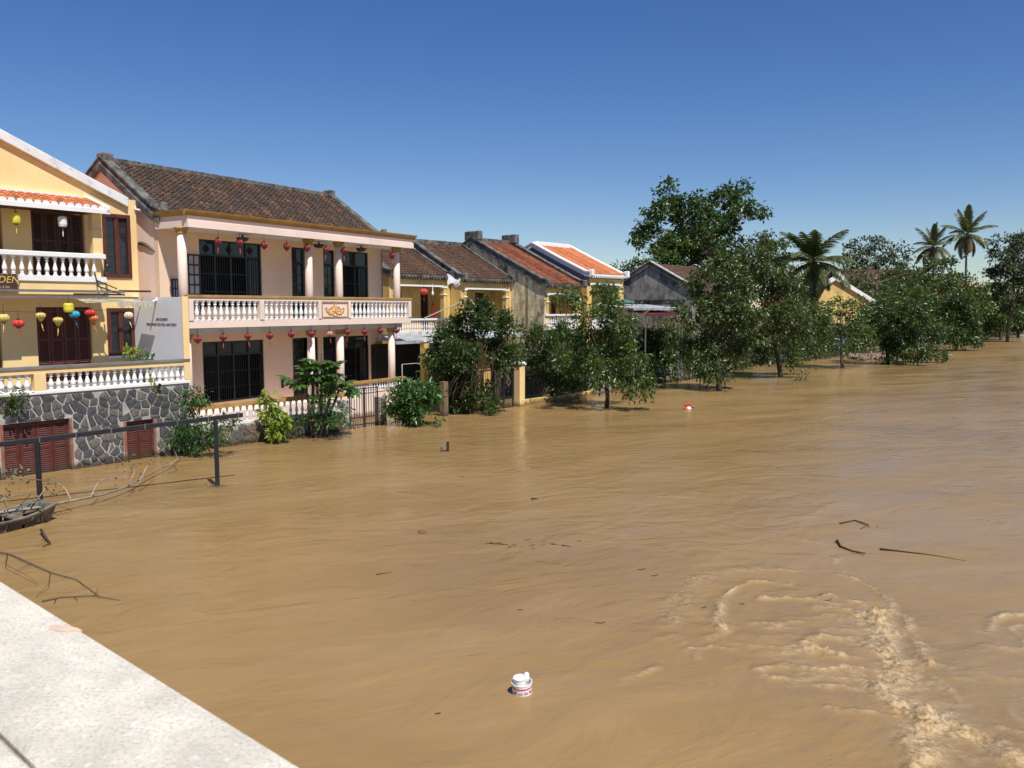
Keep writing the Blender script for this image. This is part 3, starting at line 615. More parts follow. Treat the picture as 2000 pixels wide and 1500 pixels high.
sx_, sz_ = FA.hit(14, 551, 2.0)
sg = empty("bar_sign", FA.w(sx_, 1.98, sz_), FA.rz, label="brown studded board with gold letters DEN hung below the upper balcony", cat="sign")
m_sign = M("brown_sign_board", (.075, .028, .018), .5, .2, 5, .1, 40)
MB().box(-1.3, .31, 0, .05, -.27, .27).build("sign_board", m_sign, sg, bevel=.01)
textmesh("GARDEN", .30, M("gold_lettering", (.62, .45, .10), .4, .1), sg, Matrix.Translation((-.28, -.004, -.02)) @ Matrix.Rotation(math.pi / 2, 4, 'X'), shear=.25)
textmesh("Coffee & Bar", .1, M("pale_lettering", (.5, .42, .3), .4, .1), sg, Matrix.Translation((-.2, -.004, -.18)) @ Matrix.Rotation(math.pi / 2, 4, 'X'), shear=.25)
stud = mesh_of(MB().lathe([(.012, 0), (.008, .008)], 6), "stud", m_cream)
for i in range(12): inst(stud, sg, (-1.25 + i * .138, -.001, .24), (math.pi / 2, 0, 0)); inst(stud, sg, (-1.25 + i * .138, -.001, -.24), (math.pi / 2, 0, 0))
for i in range(4): inst(stud, sg, (.28, -.001, -.15 + i * .1), (math.pi / 2, 0, 0))
def cctv(loc, rz, label):
    r = empty("security_camera", loc, rz, label=label, cat="camera")
    MB().lathe([(.035, 0), (.035, .16), (.04, .165), (.04, .19)], 10).build("camera_body", m_white, r).rotation_euler = (math.radians(100), 0, .5)
    MB().box(-.03, .03, 0, .05, .0, .12).build("bracket", m_white, r)
yy, zz = FA.side(306, 587, 3.85); cctv(FA.w(3.80, yy, zz), FA.rz - math.pi / 2, "small white security camera on the pale wall above the lettering")
xx, zz = FA.hit(263, 409, 3.3); cctv(FA.w(xx, 3.25, zz), FA.rz, "small security camera near the top right corner of the yellow wall")

# lanterns
def lantern(loc, r, h, mat, label, group, kind="round", tassel=True, tcol=None, drop=.25, sway=0.0, card=True):
    e = empty("lantern", loc, R.uniform(0, 6), label=label, cat="lantern", group=group)
    if kind == "round": pr = [(r * .35, h), (r * .72, h * .9), (r * .95, h * .68), (r, h * .48), (r * .93, h * .3), (r * .68, h * .1), (r * .35, 0)]
    elif kind == "bulb": pr = [(r * .3, h), (r * .8, h * .92), (r, h * .72), (r * .9, h * .52), (r * .6, h * .3), (r * .35, h * .1), (r * .25, 0)]
    else: pr = [(r * .6, h), (r * .92, h * .93), (r, h * .8), (r, h * .25), (r * .9, h * .08), (r * .6, 0)]
    seg = 12 if kind != "cyl" else 16; mb = MB(); n = len(pr)
    vs = []
    for a, z in pr:
        for k in range(seg * 2):
            rr = a * (1.0 if k % 2 else (.86 if kind != "cyl" else .98)); t = math.pi * k / seg; vs.append((rr * math.cos(t), rr * math.sin(t), z - h / 2))
    sg2 = seg * 2; mb.add(vs, [(i * sg2 + k, i * sg2 + (k + 1) % sg2, (i + 1) * sg2 + (k + 1) % sg2, (i + 1) * sg2 + k) for i in range(n - 1) for k in range(sg2)])
    mb.build("lantern_shade", mat, e)
    MB().lathe([(r * .36, h / 2), (r * .36, h / 2 + .03), (.01, h / 2 + .04), (.004, h / 2 + drop)], 8).build("lantern_cap", m_woodd, e)
    MB().lathe([(r * .37, -h / 2 - .03), (r * .37, -h / 2)], 8).build("lantern_base", m_woodd, e)
    if tassel:
        tb = MB(); dx = sway
        tb.tube([(0, 0, -h / 2 - .03), (dx * .3, 0, -h / 2 - .1)], .006, 4).tube([(dx * .3, 0, -h / 2 - .09), (dx * .6, 0, -h / 2 - .2), (dx, 0, -h / 2 - .3)], [.012, .018, .012], 6)
        tb.build("tassel", tcol or m_tassel, e)
    return e
ords = ["leftmost", "second", "third", "fourth", "fifth", "sixth", "seventh", "eighth", "ninth", "tenth", "eleventh", "twelfth"]
up = [(426, 472), (468, 474), (516, 479), (560, 482), (599.6, 484), (637, 488), (672, 490), (766, 499)]
for i, (px, py) in enumerate(up):
    x, z = FP.hit(px, py, .12); lb = ["leftmost, beside the corner column", "second from the left, over the big dark window", "third from the left, at the big window's right edge", "fourth from the left, before bare wall", "fifth from the left, before the second column", "sixth from the left, over a narrow door", "seventh from the left, right of the third column", "rightmost, beside the end column"][i]
    lantern(FP.w(x, .12, z), .135, .25, m_red, "red lantern under the top canopy, " + lb, "red lanterns under the upper canopy", drop=7.8 - z - .12, sway=.07 * R.uniform(-1, 1))
lo = [(386, 663), (436, 659), (484, 657), (527, 656), (569, 653), (607.6, 651.6), (644, 651.6), (678, 648.5), (712, 648), (743, 646), (774, 646)]
for i, (px, py) in enumerate(lo):
    x, z = FP.hit(px, py, .15); nm = "faded pale pink lantern" if i == 6 else "dark red lantern"
    lb = ["leftmost", "second from the left", "third from the left", "fourth from the left", "fifth from the left", "sixth, before the lower left column", "between the two middle columns", "right of the middle columns", "fourth from the right end", "over the arched niche", "at the far right corner"][i]
    if i == 8: lb = "third from the right end"
    lantern(FP.w(x, .15, z), .14, .22, m_redf if i == 6 else m_red, nm + " under the pink balcony, " + lb, "red lanterns under the lower balcony", drop=4.2 - z, sway=.07 * R.uniform(-1, 1))
AK = .9
def silk(n, c): return M(n, c, .55, .2, 20, .1, 60)
ly, lr, lbl, lor, lcr, lyd = silk("yellow_silk", (.62, .48, .13)), silk("bright_red_silk", (.55, .03, .02)), silk("blue_silk", (.03, .33, .50)), silk("orange_silk", (.70, .20, .04)), silk("cream_silk", (.66, .60, .42)), silk("lemon_silk", (.68, .60, .05))
AL = [(7, 621, ly, "round", .18, .27, "pale yellow lantern, leftmost on the yellow house's terrace string", ly),
      (36, 632, lr, "round", .19, .26, "bright red lantern on the terrace string of the yellow house", lr),
      (79.5, 619, ly, "bulb", .165, .3, "yellow green lantern between the red shutters and the pillar", ly),
      (113.5, 628, ly, "bulb", .165, .3, "pale yellow lantern hanging left of the blue lantern", ly),
      (134, 601, lyd, "cyl", .17, .33, "lemon yellow tube lantern just above the blue lantern", None),
      (145, 614, lbl, "round", .19, .25, "bright blue lantern on the yellow house's terrace", lbl),
      (176, 611, lr, "round", .19, .22, "dull red lantern half hidden behind the orange one", None),
      (182.5, 624, lor, "bulb", .17, .3, "orange lantern right of the blue lantern", lor),
      (251, 616, lcr, "round", .165, .26, "cream lantern hanging before the lower brown window", lcr)]
for px, py, m_, kd, r_, h_, lb, tc in AL:
    x, z = FA.hit(px, py, 1.2); lantern(FA.w(x, 1.2, z), r_ * AK, h_ * AK, m_, lb, "coloured silk lanterns on the yellow house", kd, tassel=tc is not None, tcol=tc, drop=.3, sway=-.1)
for px, py, m_, lb in ((31, 426, lyd, "lemon yellow tube lantern under the upper awning roof"), (122, 433, silk("white_silk", (.75, .74, .70)), "white tube lantern under the upper awning roof")):
    x, z = FA.hit(px, py, 1.95); lantern(FA.w(x, 1.95, z), .135, .34, m_, lb, "tube lanterns on the upper balcony", "cyl", tcol=m_, drop=.5)
# terrace string cable
tb = MB(); c0 = FA.hit(0, 600, 1.2); c1 = FA.hit(255, 598, 1.2)
tb.tube([tuple(FA.w(c0[0] - 2 + (c1[0] - c0[0] + 2) * t, 1.2, c0[1] - .12 + .1 * math.sin(t * 9) * .3)) for t in np.linspace(0, 1, 12)], .006, 4)
tag(tb.build("lantern_cable", m_iron), "thin black cable carrying the coloured lanterns across the terrace", "cable")

# ------------------------------------------------------------------ house P: pink house
HP = empty("pink_house", FP.w(0, 0, 0), FP.rz, label="two storey pale pink house with columned balcony and dark tiled roof", cat="house")
hu = [(1.84, 4.89, 5.0, 7.6), (6.55, 7.73, 4.6, 7.58), (8.45, 9.17, 4.6, 7.58), (9.67, 11.47, 4.6, 7.6)]
hg = [(1.84, 4.88, 1.25, 3.66), (6.48, 8.05, 1.1, 3.66), (8.34, 9.2, 1.1, 3.66), (9.67, 11.4, 1.22, 3.65)]
MB().wall(.08, 12.42, -.5, 8.3, 1.75, 2.0, hu + hg + [(11.86, 12.26, 1.45, 3.05)]).build("wall", m_pink, HP)
MB().prism([(2.0, -.5), (2.0, 8.5), (4.95, 10.45), (8.4, 8.4), (8.4, -.5)], .08, .33, 'x').build("side_wall", m_pink2, HP)
MB().prism([(2.0, -.5), (2.0, 8.5), (4.95, 10.45), (8.4, 8.4), (8.4, -.5)], 12.17, 12.42, 'x').build("side_wall", m_pink2, HP)
MB().box(.34, 12.16, 8.1, 8.4, -.5, 8.2).build("back_wall", m_pink2, HP)
MB().box(.34, 12.16, 3.0, 3.1, 1.0, 7.7).build("interior_dark_panel", m_room, HP)  # near-black sheet: indoor darkness behind the windows put into colour
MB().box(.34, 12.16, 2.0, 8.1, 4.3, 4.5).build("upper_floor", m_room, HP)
# porch floor and stairs edge
MB().box(0, 12.5, .15, 1.75, -.6, 1.05).build("porch", m_pink2, HP)
pr_ = MB().box(7.4, 12.3, .2, .4, 1.55, 1.66).build("porch_rail", m_gold, HP)
MB().box(7.4, 12.3, .22, .38, 1.053, 1.1).build("rail_plinth", m_brick, pr_)
pb = baluster_mesh(.45, .06, m_white_d, 8); balusters(pb, pr_, 7.5, 12.2, .3, 1.1, 26)
# arched niche
nb = MB(); N = 10
ring = [(12.06 - .26 * math.cos(math.pi * k / N), 3.05 + .26 * math.sin(math.pi * k / N)) for k in range(N + 1)]
rin = [(12.06 - .20 * math.cos(math.pi * k / N), 3.05 + .20 * math.sin(math.pi * k / N)) for k in range(N + 1)]
poly = [(11.8, 1.4)] + ring + [(12.32, 1.4), (12.26, 1.4)] + rin[::-1] + [(11.86, 1.4)]
nb.prism(poly, 1.71, 1.749).box(11.78, 12.34, 1.68, 1.748, 1.34, 1.4); nb.build("niche_frame", m_gold, HP)
MB().prism([(11.865, 1.46)] + [(p[0], p[1]) for p in rin] + [(12.255, 1.46)], 1.735, 1.748).build("niche_head", m_pink2, HP)
MB().box(11.86, 12.26, 1.94, 1.99, 1.45, 3.06).build("niche_back", m_soffit, HP)
# openings
black_door(HP, 1.84, 4.89, 5.0, 7.6, 1.8, 4, 6.98); black_door(HP, 6.55, 7.30, 4.6, 7.58, 1.8, 1, 6.9, bars=False)
black_door(HP, 8.45, 9.17, 4.6, 7.58, 1.8, 1, 6.9, bars=False); black_door(HP, 9.67, 11.47, 4.6, 7.6, 1.8, 2, 6.9)
MB().box(7.30, 7.73, 1.82, 1.87, 4.6, 7.58).build("door_leaf", m_black, HP)
pane_leaf(HP, 1.27, 1.82, 4.7, 7.0, 1.69, 6, m_curt, "open_shutter"); pane_leaf(HP, .55, .85, 4.7, 6.05, 1.69, 4, m_curt, "open_shutter")
pane_leaf(HP, 4.25, 4.82, 5.05, 6.95, 1.84, 5, m_glass); pane_leaf(HP, 6.62, 7.24, 4.65, 6.88, 1.84, 5, m_glass)
pane_leaf(HP, 8.52, 9.1, 4.65, 6.88, 1.84, 5, m_glass); pane_leaf(HP, 10.85, 11.4, 4.65, 6.88, 1.84, 5, m_glass)
black_door(HP, 1.84, 4.88, 1.25, 3.66, 1.8, 4, 3.08); black_door(HP, 6.48, 7.2, 1.1, 3.66, 1.8, 1, 3.05, bars=False)
black_door(HP, 8.34, 9.2, 1.1, 3.66, 1.8, 1, 3.05, bars=False); black_door(HP, 9.67, 11.4, 1.22, 3.65, 1.8, 2, 3.05)
MB().box(7.5, 8.05, 1.82, 1.87, 1.1, 3.66).build("door_leaf", m_black, HP)
pane_leaf(HP, 6.55, 7.13, 1.15, 3.02, 1.84, 5, m_glass); pane_leaf(HP, 8.42, 9.12, 1.15, 3.02, 1.84, 5, m_glass)
MB().box(5.78, 5.9, 1.70, 1.748, 1.55, 2.0).build("meter_box", m_black, HP)
MB().tube([(12.36, 1.66, 7.75), (12.36, 1.66, 4.5)], .03).build("drain_pipe", m_greyw, HP)
# canopy slab
MB().box(.02, 12.6, 0, 1.745, 7.83, 8.22).build("canopy_slab", m_soffit, HP)
MB().box(-.03, 12.64, -.1, -.002, 7.81, 8.06).box(-.03, .018, 0, 1.74, 7.81, 8.06).box(12.602, 12.64, 0, 1.74, 7.81, 8.06).build("canopy_fascia", m_pink2, HP)
MB().box(-.01, 12.62, -.05, -.003, 8.063, 8.22).box(-.01, .018, 0, 1.74, 8.063, 8.22).build("canopy_fascia", m_pink2, HP)
co = MB(); pf = [(0, 8.223), (-.08, 8.223), (-.10, 8.30), (-.2, 8.36), (-.22, 8.42), (0, 8.42)]
co.prism(pf, -.14, 12.78, 'x'); co.prism([(p[0] * .6, p[1] + .002) for p in [(0.1, 8.223), (-.08, 8.223), (-.2, 8.36), (-.22, 8.41), (.1, 8.41)]], .003, 1.7, 'y'); co.build("cornice", m_gold, HP)
MB().box(.05, 12.7, .0, 2.1, 8.223, 8.33).build("canopy_top", m_soffit, HP)
# columns
def column(x, y, z0, z1, cap=True, r=.165):
    c = MB().lathe([(r * 1.02, z0), (r, z0 + (z1 - z0) * .5), (r * .9, z1 - .22)], 20, (x, y, 0)).build("column", m_pink2, HP, smooth=True)
    MB().lathe([(r * .9, z1 - .22), (r * 1.15, z1 - .2), (r * 1.1, z1 - .14), (r * 1.25, z1 - .12), (r * 1.35, z1 - .05), (r * 1.5, z1 - .045), (r * 1.5, z1)], 20, (x, y, 0)).build("capital", m_gold, c)
for x in (.1, 6.26, 8.06, 12.0): column(x, .45, 4.5, 7.82)
for x in (.15, 6.29, 8.05, 11.55): column(x, .45, 1.0, 4.03, r=.17)
# balcony
bs = MB().box(0, 12.45, .12, 1.745, 4.28, 4.5).build("balcony_slab", m_soffit, HP)
MB().box(.1, 12.1, .25, .55, 4.03, 4.277).build("balcony_beam", m_soffit, HP)
MB().box(.1, 12.1, .56, 1.745, 4.2, 4.277).build("porch_ceiling", m_soffit, HP)
bp = MB().box(-.05, 12.5, 0, .118, 4.25, 4.52).build("balcony_plinth", m_pink2, HP)
MB().box(-.08, 12.55, -.05, .2, 5.34, 5.44).build("balcony_rail", m_gold, bp, bevel=.01)
MB().box(-.06, 12.52, -.02, .16, 5.24, 5.338).build("rail_moulding", m_pink2, bp)
for a, b in ((-.05, .14), (3.17, 3.38), (6.32, 6.48), (8.12, 8.28), (12.3, 12.5)): MB().box(a, b, -.03, .14, 4.523, 5.239).build("rail_post", m_pink2, bp)
b2 = baluster_mesh(.72, .08, m_white, 8)
balusters(b2, bp, .2, 3.12, .06, 4.52, 11); balusters(b2, bp, 3.42, 6.3, .06, 4.52, 11); balusters(b2, bp, 8.3, 12.28, .06, 4.52, 15)
pn = MB().box(6.48, 8.12, -.0, .1, 4.523, 5.239).build("balcony_panel", m_pink2, bp)
MB().box(6.5, 8.1, -.03, -.002, 4.56, 4.6).box(6.5, 8.1, -.03, -.002, 5.18, 5.22).box(6.5, 6.54, -.03, -.002, 4.602, 5.178).box(8.06, 8.1, -.03, -.002, 4.602, 5.178).build("panel_frame", m_gold, pn)
em = MB(); cx, cz = 7.30, 4.88
def spiral(x, z, r0, a0_, turns, sgn, shrink=.25, n=18):
    return [(x + sgn * r0 * (1 - (1 - shrink) * t) * math.cos(a0_ + turns * 2 * math.pi * t), -.012, z + r0 * (1 - (1 - shrink) * t) * math.sin(a0_ + turns * 2 * math.pi * t)) for t in np.linspace(0, 1, n)]
for s_ in (-1, 1):
    for (dx, dz_, r0, a_, tn) in ((.17, .08, .09, 0, 1.1), (.16, -.1, .08, 3, -1.1), (.36, .0, .10, 2, 1.2), (.36, -.13, .06, 0, -1), (.52, .06, .06, 1, 1.1), (.50, -.06, .06, 4, -1.), (.06, .2, .05, 1, 1)):
        em.tube(spiral(cx + s_ * dx, cz + dz_, r0, a_, tn, s_), [.022 - .012 * t for t in np.linspace(0, 1, 18)], 6)
    em.tube([(cx + s_ * .05, -.012, cz - .1), (cx + s_ * .25, -.012, cz - .18), (cx + s_ * .45, -.012, cz - .08), (cx + s_ * .62, -.012, cz + .08)], [.02, .03, .02, .006], 6)
    em.tube([(cx + s_ * .02, -.012, cz - .05), (cx + s_ * .12, -.012, cz - .2), (cx, -.012, cz - .27)], [.03, .03, .012], 6)
em.lathe([(.001, -.02), (.10, -.005), (.07, .03), (.001, .05)], 12, (cx, 0, 0)); n0 = len(em.v) - 48
for i in range(n0, len(em.v)): v = em.v[i]; em.v[i] = (v[0], -v[2] - .002, cz + v[1])
em.tube([(cx, -.012, cz + .1), (cx, -.012, cz + .24)], [.06, .015], 6)
em.build("relief_ornament", m_goldrel, pn)
# ceiling dish lamps
for i, (px, py) in enumerate(((474, 462), (622.7, 475), (705.5, 483))):
    x, z = FP.hit(px, py, .9); e = MB().lathe([(.06, -.16), (.15, -.14), (.24, -.04), (.26, 0), (.05, .02), (.03, .1)], 14, (0, 0, 0)).build("dish_lamp", m_black, HP, (x, .9, 7.70))
# roof
rP = roof(HP, .33, 12.17, 1.55, 8.36, 4.95, 10.55, 8.5, 8.4, .245, m_tile_old)
pts = [(1.45, 8.36), (1.9, 8.50), (3.4, 9.5), (4.95, 10.55), (6.6, 9.5), (8.6, 8.35)]
verge(HP, "verge", .0, .34, [(y, z - .12) for y, z in pts], .24, m_mould, .07, m_mould)
verge(HP, "verge", 12.16, 12.48, [(y, z - .12) for y, z in pts], .24, m_mould, .07, m_mould)
verge(HP, "lower_verge_band", -.08, -.002, [(y, z - .36) for y, z in pts], .3, m_mould)
MB().box(.3, 12.2, 4.84, 5.06, 10.5, 10.72).build("ridge", m_mould, HP, bevel=.02)
for x in (.0, 12.02): MB().box(x, x + .42, 4.68, 5.22, 10.5, 10.86).build("ridge_end", m_mould, HP, bevel=.06)
for x in (.02, 12.2): MB().box(x, x + .26, 1.35, 1.62, 8.44, 8.78).build("verge_end", m_mould, HP, bevel=.05)

m_side_mark = m_mould
pm = []; ym, zm = FP.side(275, 445, .07)
mk = []
for t in np.linspace(0, 1, 9): px = 271 + 31 * t; py = 473 + 2 + 10 * t * t * 1.6 - 0; mk.append(FP.side(px, py, .07))
MB().tube([(.07, a, b) for a, b in mk], [.05, .07, .08, .07, .07, .07, .06, .05, .02], 6).build("old_roof_scar", m_mould, HP)

# ------------------------------------------------------------------ fence of the pink house
fn_ = empty("garden_fence", FB.w(0, 0, 0), FB.rz, label="low stone wall with white balusters and brown rail before the pink house", cat="fence")
fw = MB().box(-.3, 7.2, 0, .35, -1, .76).build("fence_wall", m_mortar, fn_)
stones(fw, -.25, 7.15, -.1, .74, 0, .25, m_stone2, seed=3, gap=.012, proud=.03, asp=1.15)
fr_ = MB().box(-.3, 7.25, -.03, .25, 1.42, 1.56).build("fence_rail", m_gold, fn_)
MB().box(-.3, 7.2, .0, .22, .763, .84).build("fence_plinth", m_white_d, fn_)
b3 = baluster_mesh(.58, .06, m_white_d, 8); balusters(b3, fr_, 0, 7.2, .11, .84, 27)
MB().box(7.0, 7.35, -.04, .4, -1, 1.2).build("gate_post", m_mortar, fn_)
ps = MB().box(8.98, 9.35, -.02, .35, -1, 1.2).build("gate_post", m_mortar, fn_); stones(ps, 9.0, 9.33, -.1, 1.18, -.02, .2, m_stone2, seed=9, gap=.01)
gt = empty("iron_gate", FB.w(7.45, .05, 0), FB.rz, label="brown iron bar gate standing ajar in the flood beside the papaya tree", cat="gate")
for k, (a, b) in enumerate(((0, .76), (.77, 1.5))):
    lf = MB().box(a, a + .04, 0, .04, -.5, 1.68).box(b - .04, b, 0, .04, -.5, 1.68).box(a + .04, b - .04, .002, .038, 1.62, 1.66).box(a + .04, b - .04, .002, .038, .42, .46).box(a + .04, b - .04, .002, .038, .12, .16).build("gate_leaf", m_gateiron, gt)
    for i in range(5): x = a + .04 + (b - a - .08) * (i + .5) / 5; MB().box(x - .01, x + .01, .008, .03, .462, 1.62).build("gate_bar", m_gateiron, lf)
    for i in range(7): x = a + .04 + (b - a - .08) * (i + .5) / 7; MB().box(x - .01, x + .01, .008, .03, -.5, .42).build("gate_bar", m_gateiron, lf)

# ------------------------------------------------------------------ the row of old houses
def row_house(name, label, x0, x1, yf, ze, zr, dy, wallm, tilem, vm, capm, facade=True, side_l=None, back=4.5, pitch=.22, zrail=4.4, depth=None, doors=(), vh=.2, white_eave=None, balustrade=True):
    h = empty(name, FB.w(x0, yf, 0), FB.rz, label=label, cat="house"); w = x1 - x0; bk = dy + back; zb = zr - (zr - ze) / dy * back
    wy = 1.2          # recess of the upper wall behind the balcony
    hs = [(a, b, zrail - .85, zrail + 1.45) for a, b in doors]
    MB().wall(0, w, -.5, ze - .05, wy, wy + .2, hs).build("wall", wallm, h)
    MB().box(.2, w - .2, wy + .9, wy + 1.0, 0, ze).build("interior_dark_panel", m_room, h)  # dark panel stands in for the unlit room behind the doors
    for a, b in doors:
        n = 2 if b - a > .6 else 1; shutter(h, a, b, zrail - .85, zrail + 1.45, wy + .06, m_woodd, n, "door_leaf", slats=False)
        MB().box(a, b, wy + .11, wy + .13, zrail - .85, zrail + 1.45).build("door_panel", m_woodd, h)
    sm = side_l or wallm
    prof = [(.0, -.5), (.0, ze - .08), (dy, zr - .1), (bk, zb - .1), (bk, -.5)]
    MB().prism(prof, -.0, .22, 'x').build("side_wall", sm, h); MB().prism(prof, w - .22, w, 'x').build("side_wall", wallm, h)
    MB().box(.22, w - .22, bk - .25, bk, -.5, zb - .2).build("back_wall", wallm, h)
    rf = roof(h, .2, w - .2, -.12, ze, dy, zr, bk + .2, zb - .1, pitch, tilem, .22)
    eave_scallops(h, .2, w - .2, -.16, ze + .02, pitch * 1.0, white_eave or m_mould)
    pts = [(-.3, ze - .02), (.1, ze + .03), (dy * .5, (ze + zr) / 2 - .04), (dy, zr), (dy + back * .5, (zr + zb) / 2 - .04), (bk + .1, zb)]
    for a, b in ((-.1, .2), (w - .2, w + .1)):
        verge(h, "verge", a, b, [(y, z - .15) for y, z in pts], vh + .12, vm, .07, capm)
        MB().box(a + .02, b - .02, -.42, -.1, ze - .12, ze + .28).build("verge_end", vm, h, bevel=.04)
    MB().box(.2, w - .2, dy - .12, dy + .12, zr - .02, zr + .25).build("ridge", vm, h, bevel=.02)
    MB().box(.0, w, .02, wy + .2, zrail - 1.05, zrail - .85).build("balcony_slab", wallm, h)
    # beam, pillars with white capitals
    bmz = ze - .55
    MB().box(.25, w - .25, .06, .24, bmz, ze - .25).build("porch_beam", wallm, h)
    MB().box(.45, w - .45, .02, .058, bmz - .06, bmz + .03).build("beam_moulding", m_white, h)
    for s_, xa in ((1, .25), (-1, w - .25)):
        c = MB().box(min(xa, xa + s_ * .22), max(xa, xa + s_ * .22), .0, .28, -.5, bmz - .12).build("pillar", wallm, h)
        MB().box(min(xa - s_ * .03, xa + s_ * .26), max(xa - s_ * .03, xa + s_ * .26), -.04, .3, bmz - .12, bmz - .02).build("capital", m_white, c)
        MB().box(min(xa - s_ * .03, xa + s_ * .26), max(xa - s_ * .03, xa + s_ * .26), -.04, .3, bmz - .5, bmz - .44).build("capital", m_white, c)
        arc = [(xa + s_ * .22, bmz - .11)] + [(xa + s_ * (.22 + .28 * (1 - math.cos(t))), bmz - .11 + .3 * math.sin(t) - .22) for t in np.linspace(.8, math.pi / 2, 5)] + [(xa + s_ * .5, bmz - .001), (xa + s_ * .22, bmz - .001)]
        MB().prism(arc if s_ < 0 else arc[::-1], .04, .2).build("corbel", m_white, c)
    if balustrade:
        bb = MB().box(.1, w - .1, -.08, .12, zrail - .1, zrail).build("balcony_rail", m_white, h)
        MB().box(.1, w - .1, -.06, .1, zrail - .95, zrail - .68).build("balcony_plinth", m_white_d, bb)
        bm2 = baluster_mesh(.58, .055, m_white, 6); balusters(bm2, bb, .15, w - .15, .02, zrail - .68, round((w - .3) / .17))
    return h
H2 = row_house("old_yellow_house", "yellow old house with brown tiled roof directly right of the pink house", 14.75, 19.15, 6.0, 6.72, 8.75, 3.9, m_yel_old, m_tile_brown, m_mould, m_mould, doors=((.9, 1.9), (3.3, 3.9)))
H3 = row_house("old_yellow_house", "yellow old house with brown roof and arched porch beside the stained wall", 19.2, 23.45, 5.2, 6.6, 8.72, 4.0, m_yel_old, m_tile_brown, m_mould, m_mould, doors=((.9, 1.75), (2.4, 3.2)))
H4 = row_house("stained_wall_house", "house with red mossy tiles and a tall mould stained side wall", 23.4, 27.0, 2.7, 6.33, 9.0, 5.6, m_yel_old, m_tile_red, m_mould, m_mould, side_l=m_stain, zrail=4.6, doors=((.9, 1.5), (2.2, 2.7)), vh=.26)
# high stepped ridge blocks and swept-up verge of the stained-wall house
for x in (-.12, 3.3): MB().box(x, x + .42, 5.0, 6.2, 9.05, 9.62).build("ridge_block", m_mould, H4, bevel=.05)
H5 = row_house("orange_roof_house", "house with bright orange tiles, white roof edges and a grey side wall", 27.6, 31.6, 2.7, 7.0, 8.95, 4.3, m_yel_old, m_tile_or, m_white, m_white, side_l=m_greyw, zrail=4.6, doors=((1.0, 1.8),), white_eave=m_white, vh=.15)
MB().box(-.05, .3, -.03, 1.4, 1.5, 6.3).build("wall_pier", m_yel_old, H5)
# small roof behind house four and five
hb = empty("rear_house", FB.w(29.5, 9.5, 0), FB.rz, label="small mossy ridge showing behind the white gable of the orange roofed house", cat="house")
roof(hb, 0, 6.5, 0, 7.0, 3, 9.0, 6, 7.0, .25, m_tile_brown, .3); MB().box(.1, 6.4, .2, 5.8, 0, 6.9).build("wall", m_stain, hb)
# grey gabled house
xs6 = 41.0; yL, zL = FB.side(1212, 556, xs6); yA, zA = FB.side(1270, 516, xs6); yR, zR = FB.side(1352, 566, xs6)
H6 = empty("grey_gabled_house", FB.w(xs6, 0, 0), FB.rz, label="windowless grey gable wall streaked with black mould under a red brown roof", cat="house")
MB().prism([(yR, -.5), (yR, zR - .1), (yA, zA - .12), (yL, zL - .1), (yL, -.5)], 0, .3, 'x').build("gable_wall", m_mould2, H6)
MB().prism([(yR, -.5), (yR, zR - .1), (yA, zA - .12), (yL, zL - .1), (yL, -.5)], 6.7, 7, 'x').build("gable_wall", m_mould2, H6)
MB().box(.3, 6.7, yR, yR + .2, -.5, zR - .1).build("wall", m_mould2, H6); MB().box(.3, 6.7, yL - .2, yL, -.5, zL - .1).build("wall", m_mould2, H6)
roof(H6, .25, 6.8, yR - .4, zR - .2, yA, zA, yL + .4, zL - .2, .25, m_tile_brown, .25)
for a, b in ((-.12, .25), (6.8, 7.1)): verge(H6, "verge", a, b, [(yR - .5, zR - .32), (yA, zA - .15), (yL + .5, zL - .32)], .36, m_mould, .06, M("pale_verge_cap", (.42, .40, .36), .9, .3, 3, .4, 20, [((.1, .1, .09), (4, 4, 4), .5, .65, .8)]))
MB().box(-.06, .001, yR + .5, yL - .3, zR - .75, zR - .68).build("wall_moulding", m_mould, H6)
MB().box(-.05, -.003, yR + .9, yR + 1.3, zR - 1.35, zR - .95).build("vent", m_room, H6)
# stall roofs by the grey house
def canopy(px0, py0, px1, py1, y, dpt, mat, label, zt=.12, slope=.25, posts=False):
    x0, z0 = FB.hit(px0, py0, y); x1, z1 = FB.hit(px1, py1, y); z = (z0 + z1) / 2
    e = empty("metal_canopy", FB.w(x0, y, 0), FB.rz, label=label, cat="canopy"); n = int((x1 - x0) / .1); mb = MB()
    for i in range(n):
        xa = (x1 - x0) * i / n; xb = (x1 - x0) * (i + 1) / n; h0 = .02 * (i % 2); h1 = .02 * ((i + 1) % 2)
        mb.add([(xa, 0, z + h0), (xb, 0, z + h1), (xb, dpt, z + slope + h1), (xa, dpt, z + slope + h0)], [(0, 1, 2, 3)])
    mb.build("roof_sheet", mat, e); MB().box(0, x1 - x0, -.03, -.002, z - zt, z + .03).build("canopy_edge", mat, e)
    for xa in (.05, (x1 - x0) - .12): MB().box(xa, xa + .06, .05, .11, -.4, z).build("post", m_gm, e)
    return e
m_corr = M("grey_sheet_metal", (.38, .40, .42), .5, .2, 2, .1, 20, [((.16, .12, .09), (3, 3, 3), .5, .7, .6)])
m_corrg = M("green_sheet_metal", (.08, .22, .16), .6, .2, 2, .1, 20); m_corrr = M("dark_red_sheet", (.12, .02, .02), .6, .2)
canopy(765, 668, 866, 664, 3.3, 2.6, m_corr, "grey sheet metal porch roof beside the pink house"); canopy(925, 657, 1022, 652, 1.5, 3.2, M("pale_blue_canvas", (.42, .46, .52), .7, .15), "pale grey canvas porch roof behind the ficus tree")
canopy(1212, 588, 1238, 588, 2.2, 2, m_corrg, "small green metal canopy on the grey gable wall"); canopy(1236, 600, 1336, 604, .6, 3, m_corr, "long grey metal stall roof before the grey gable")
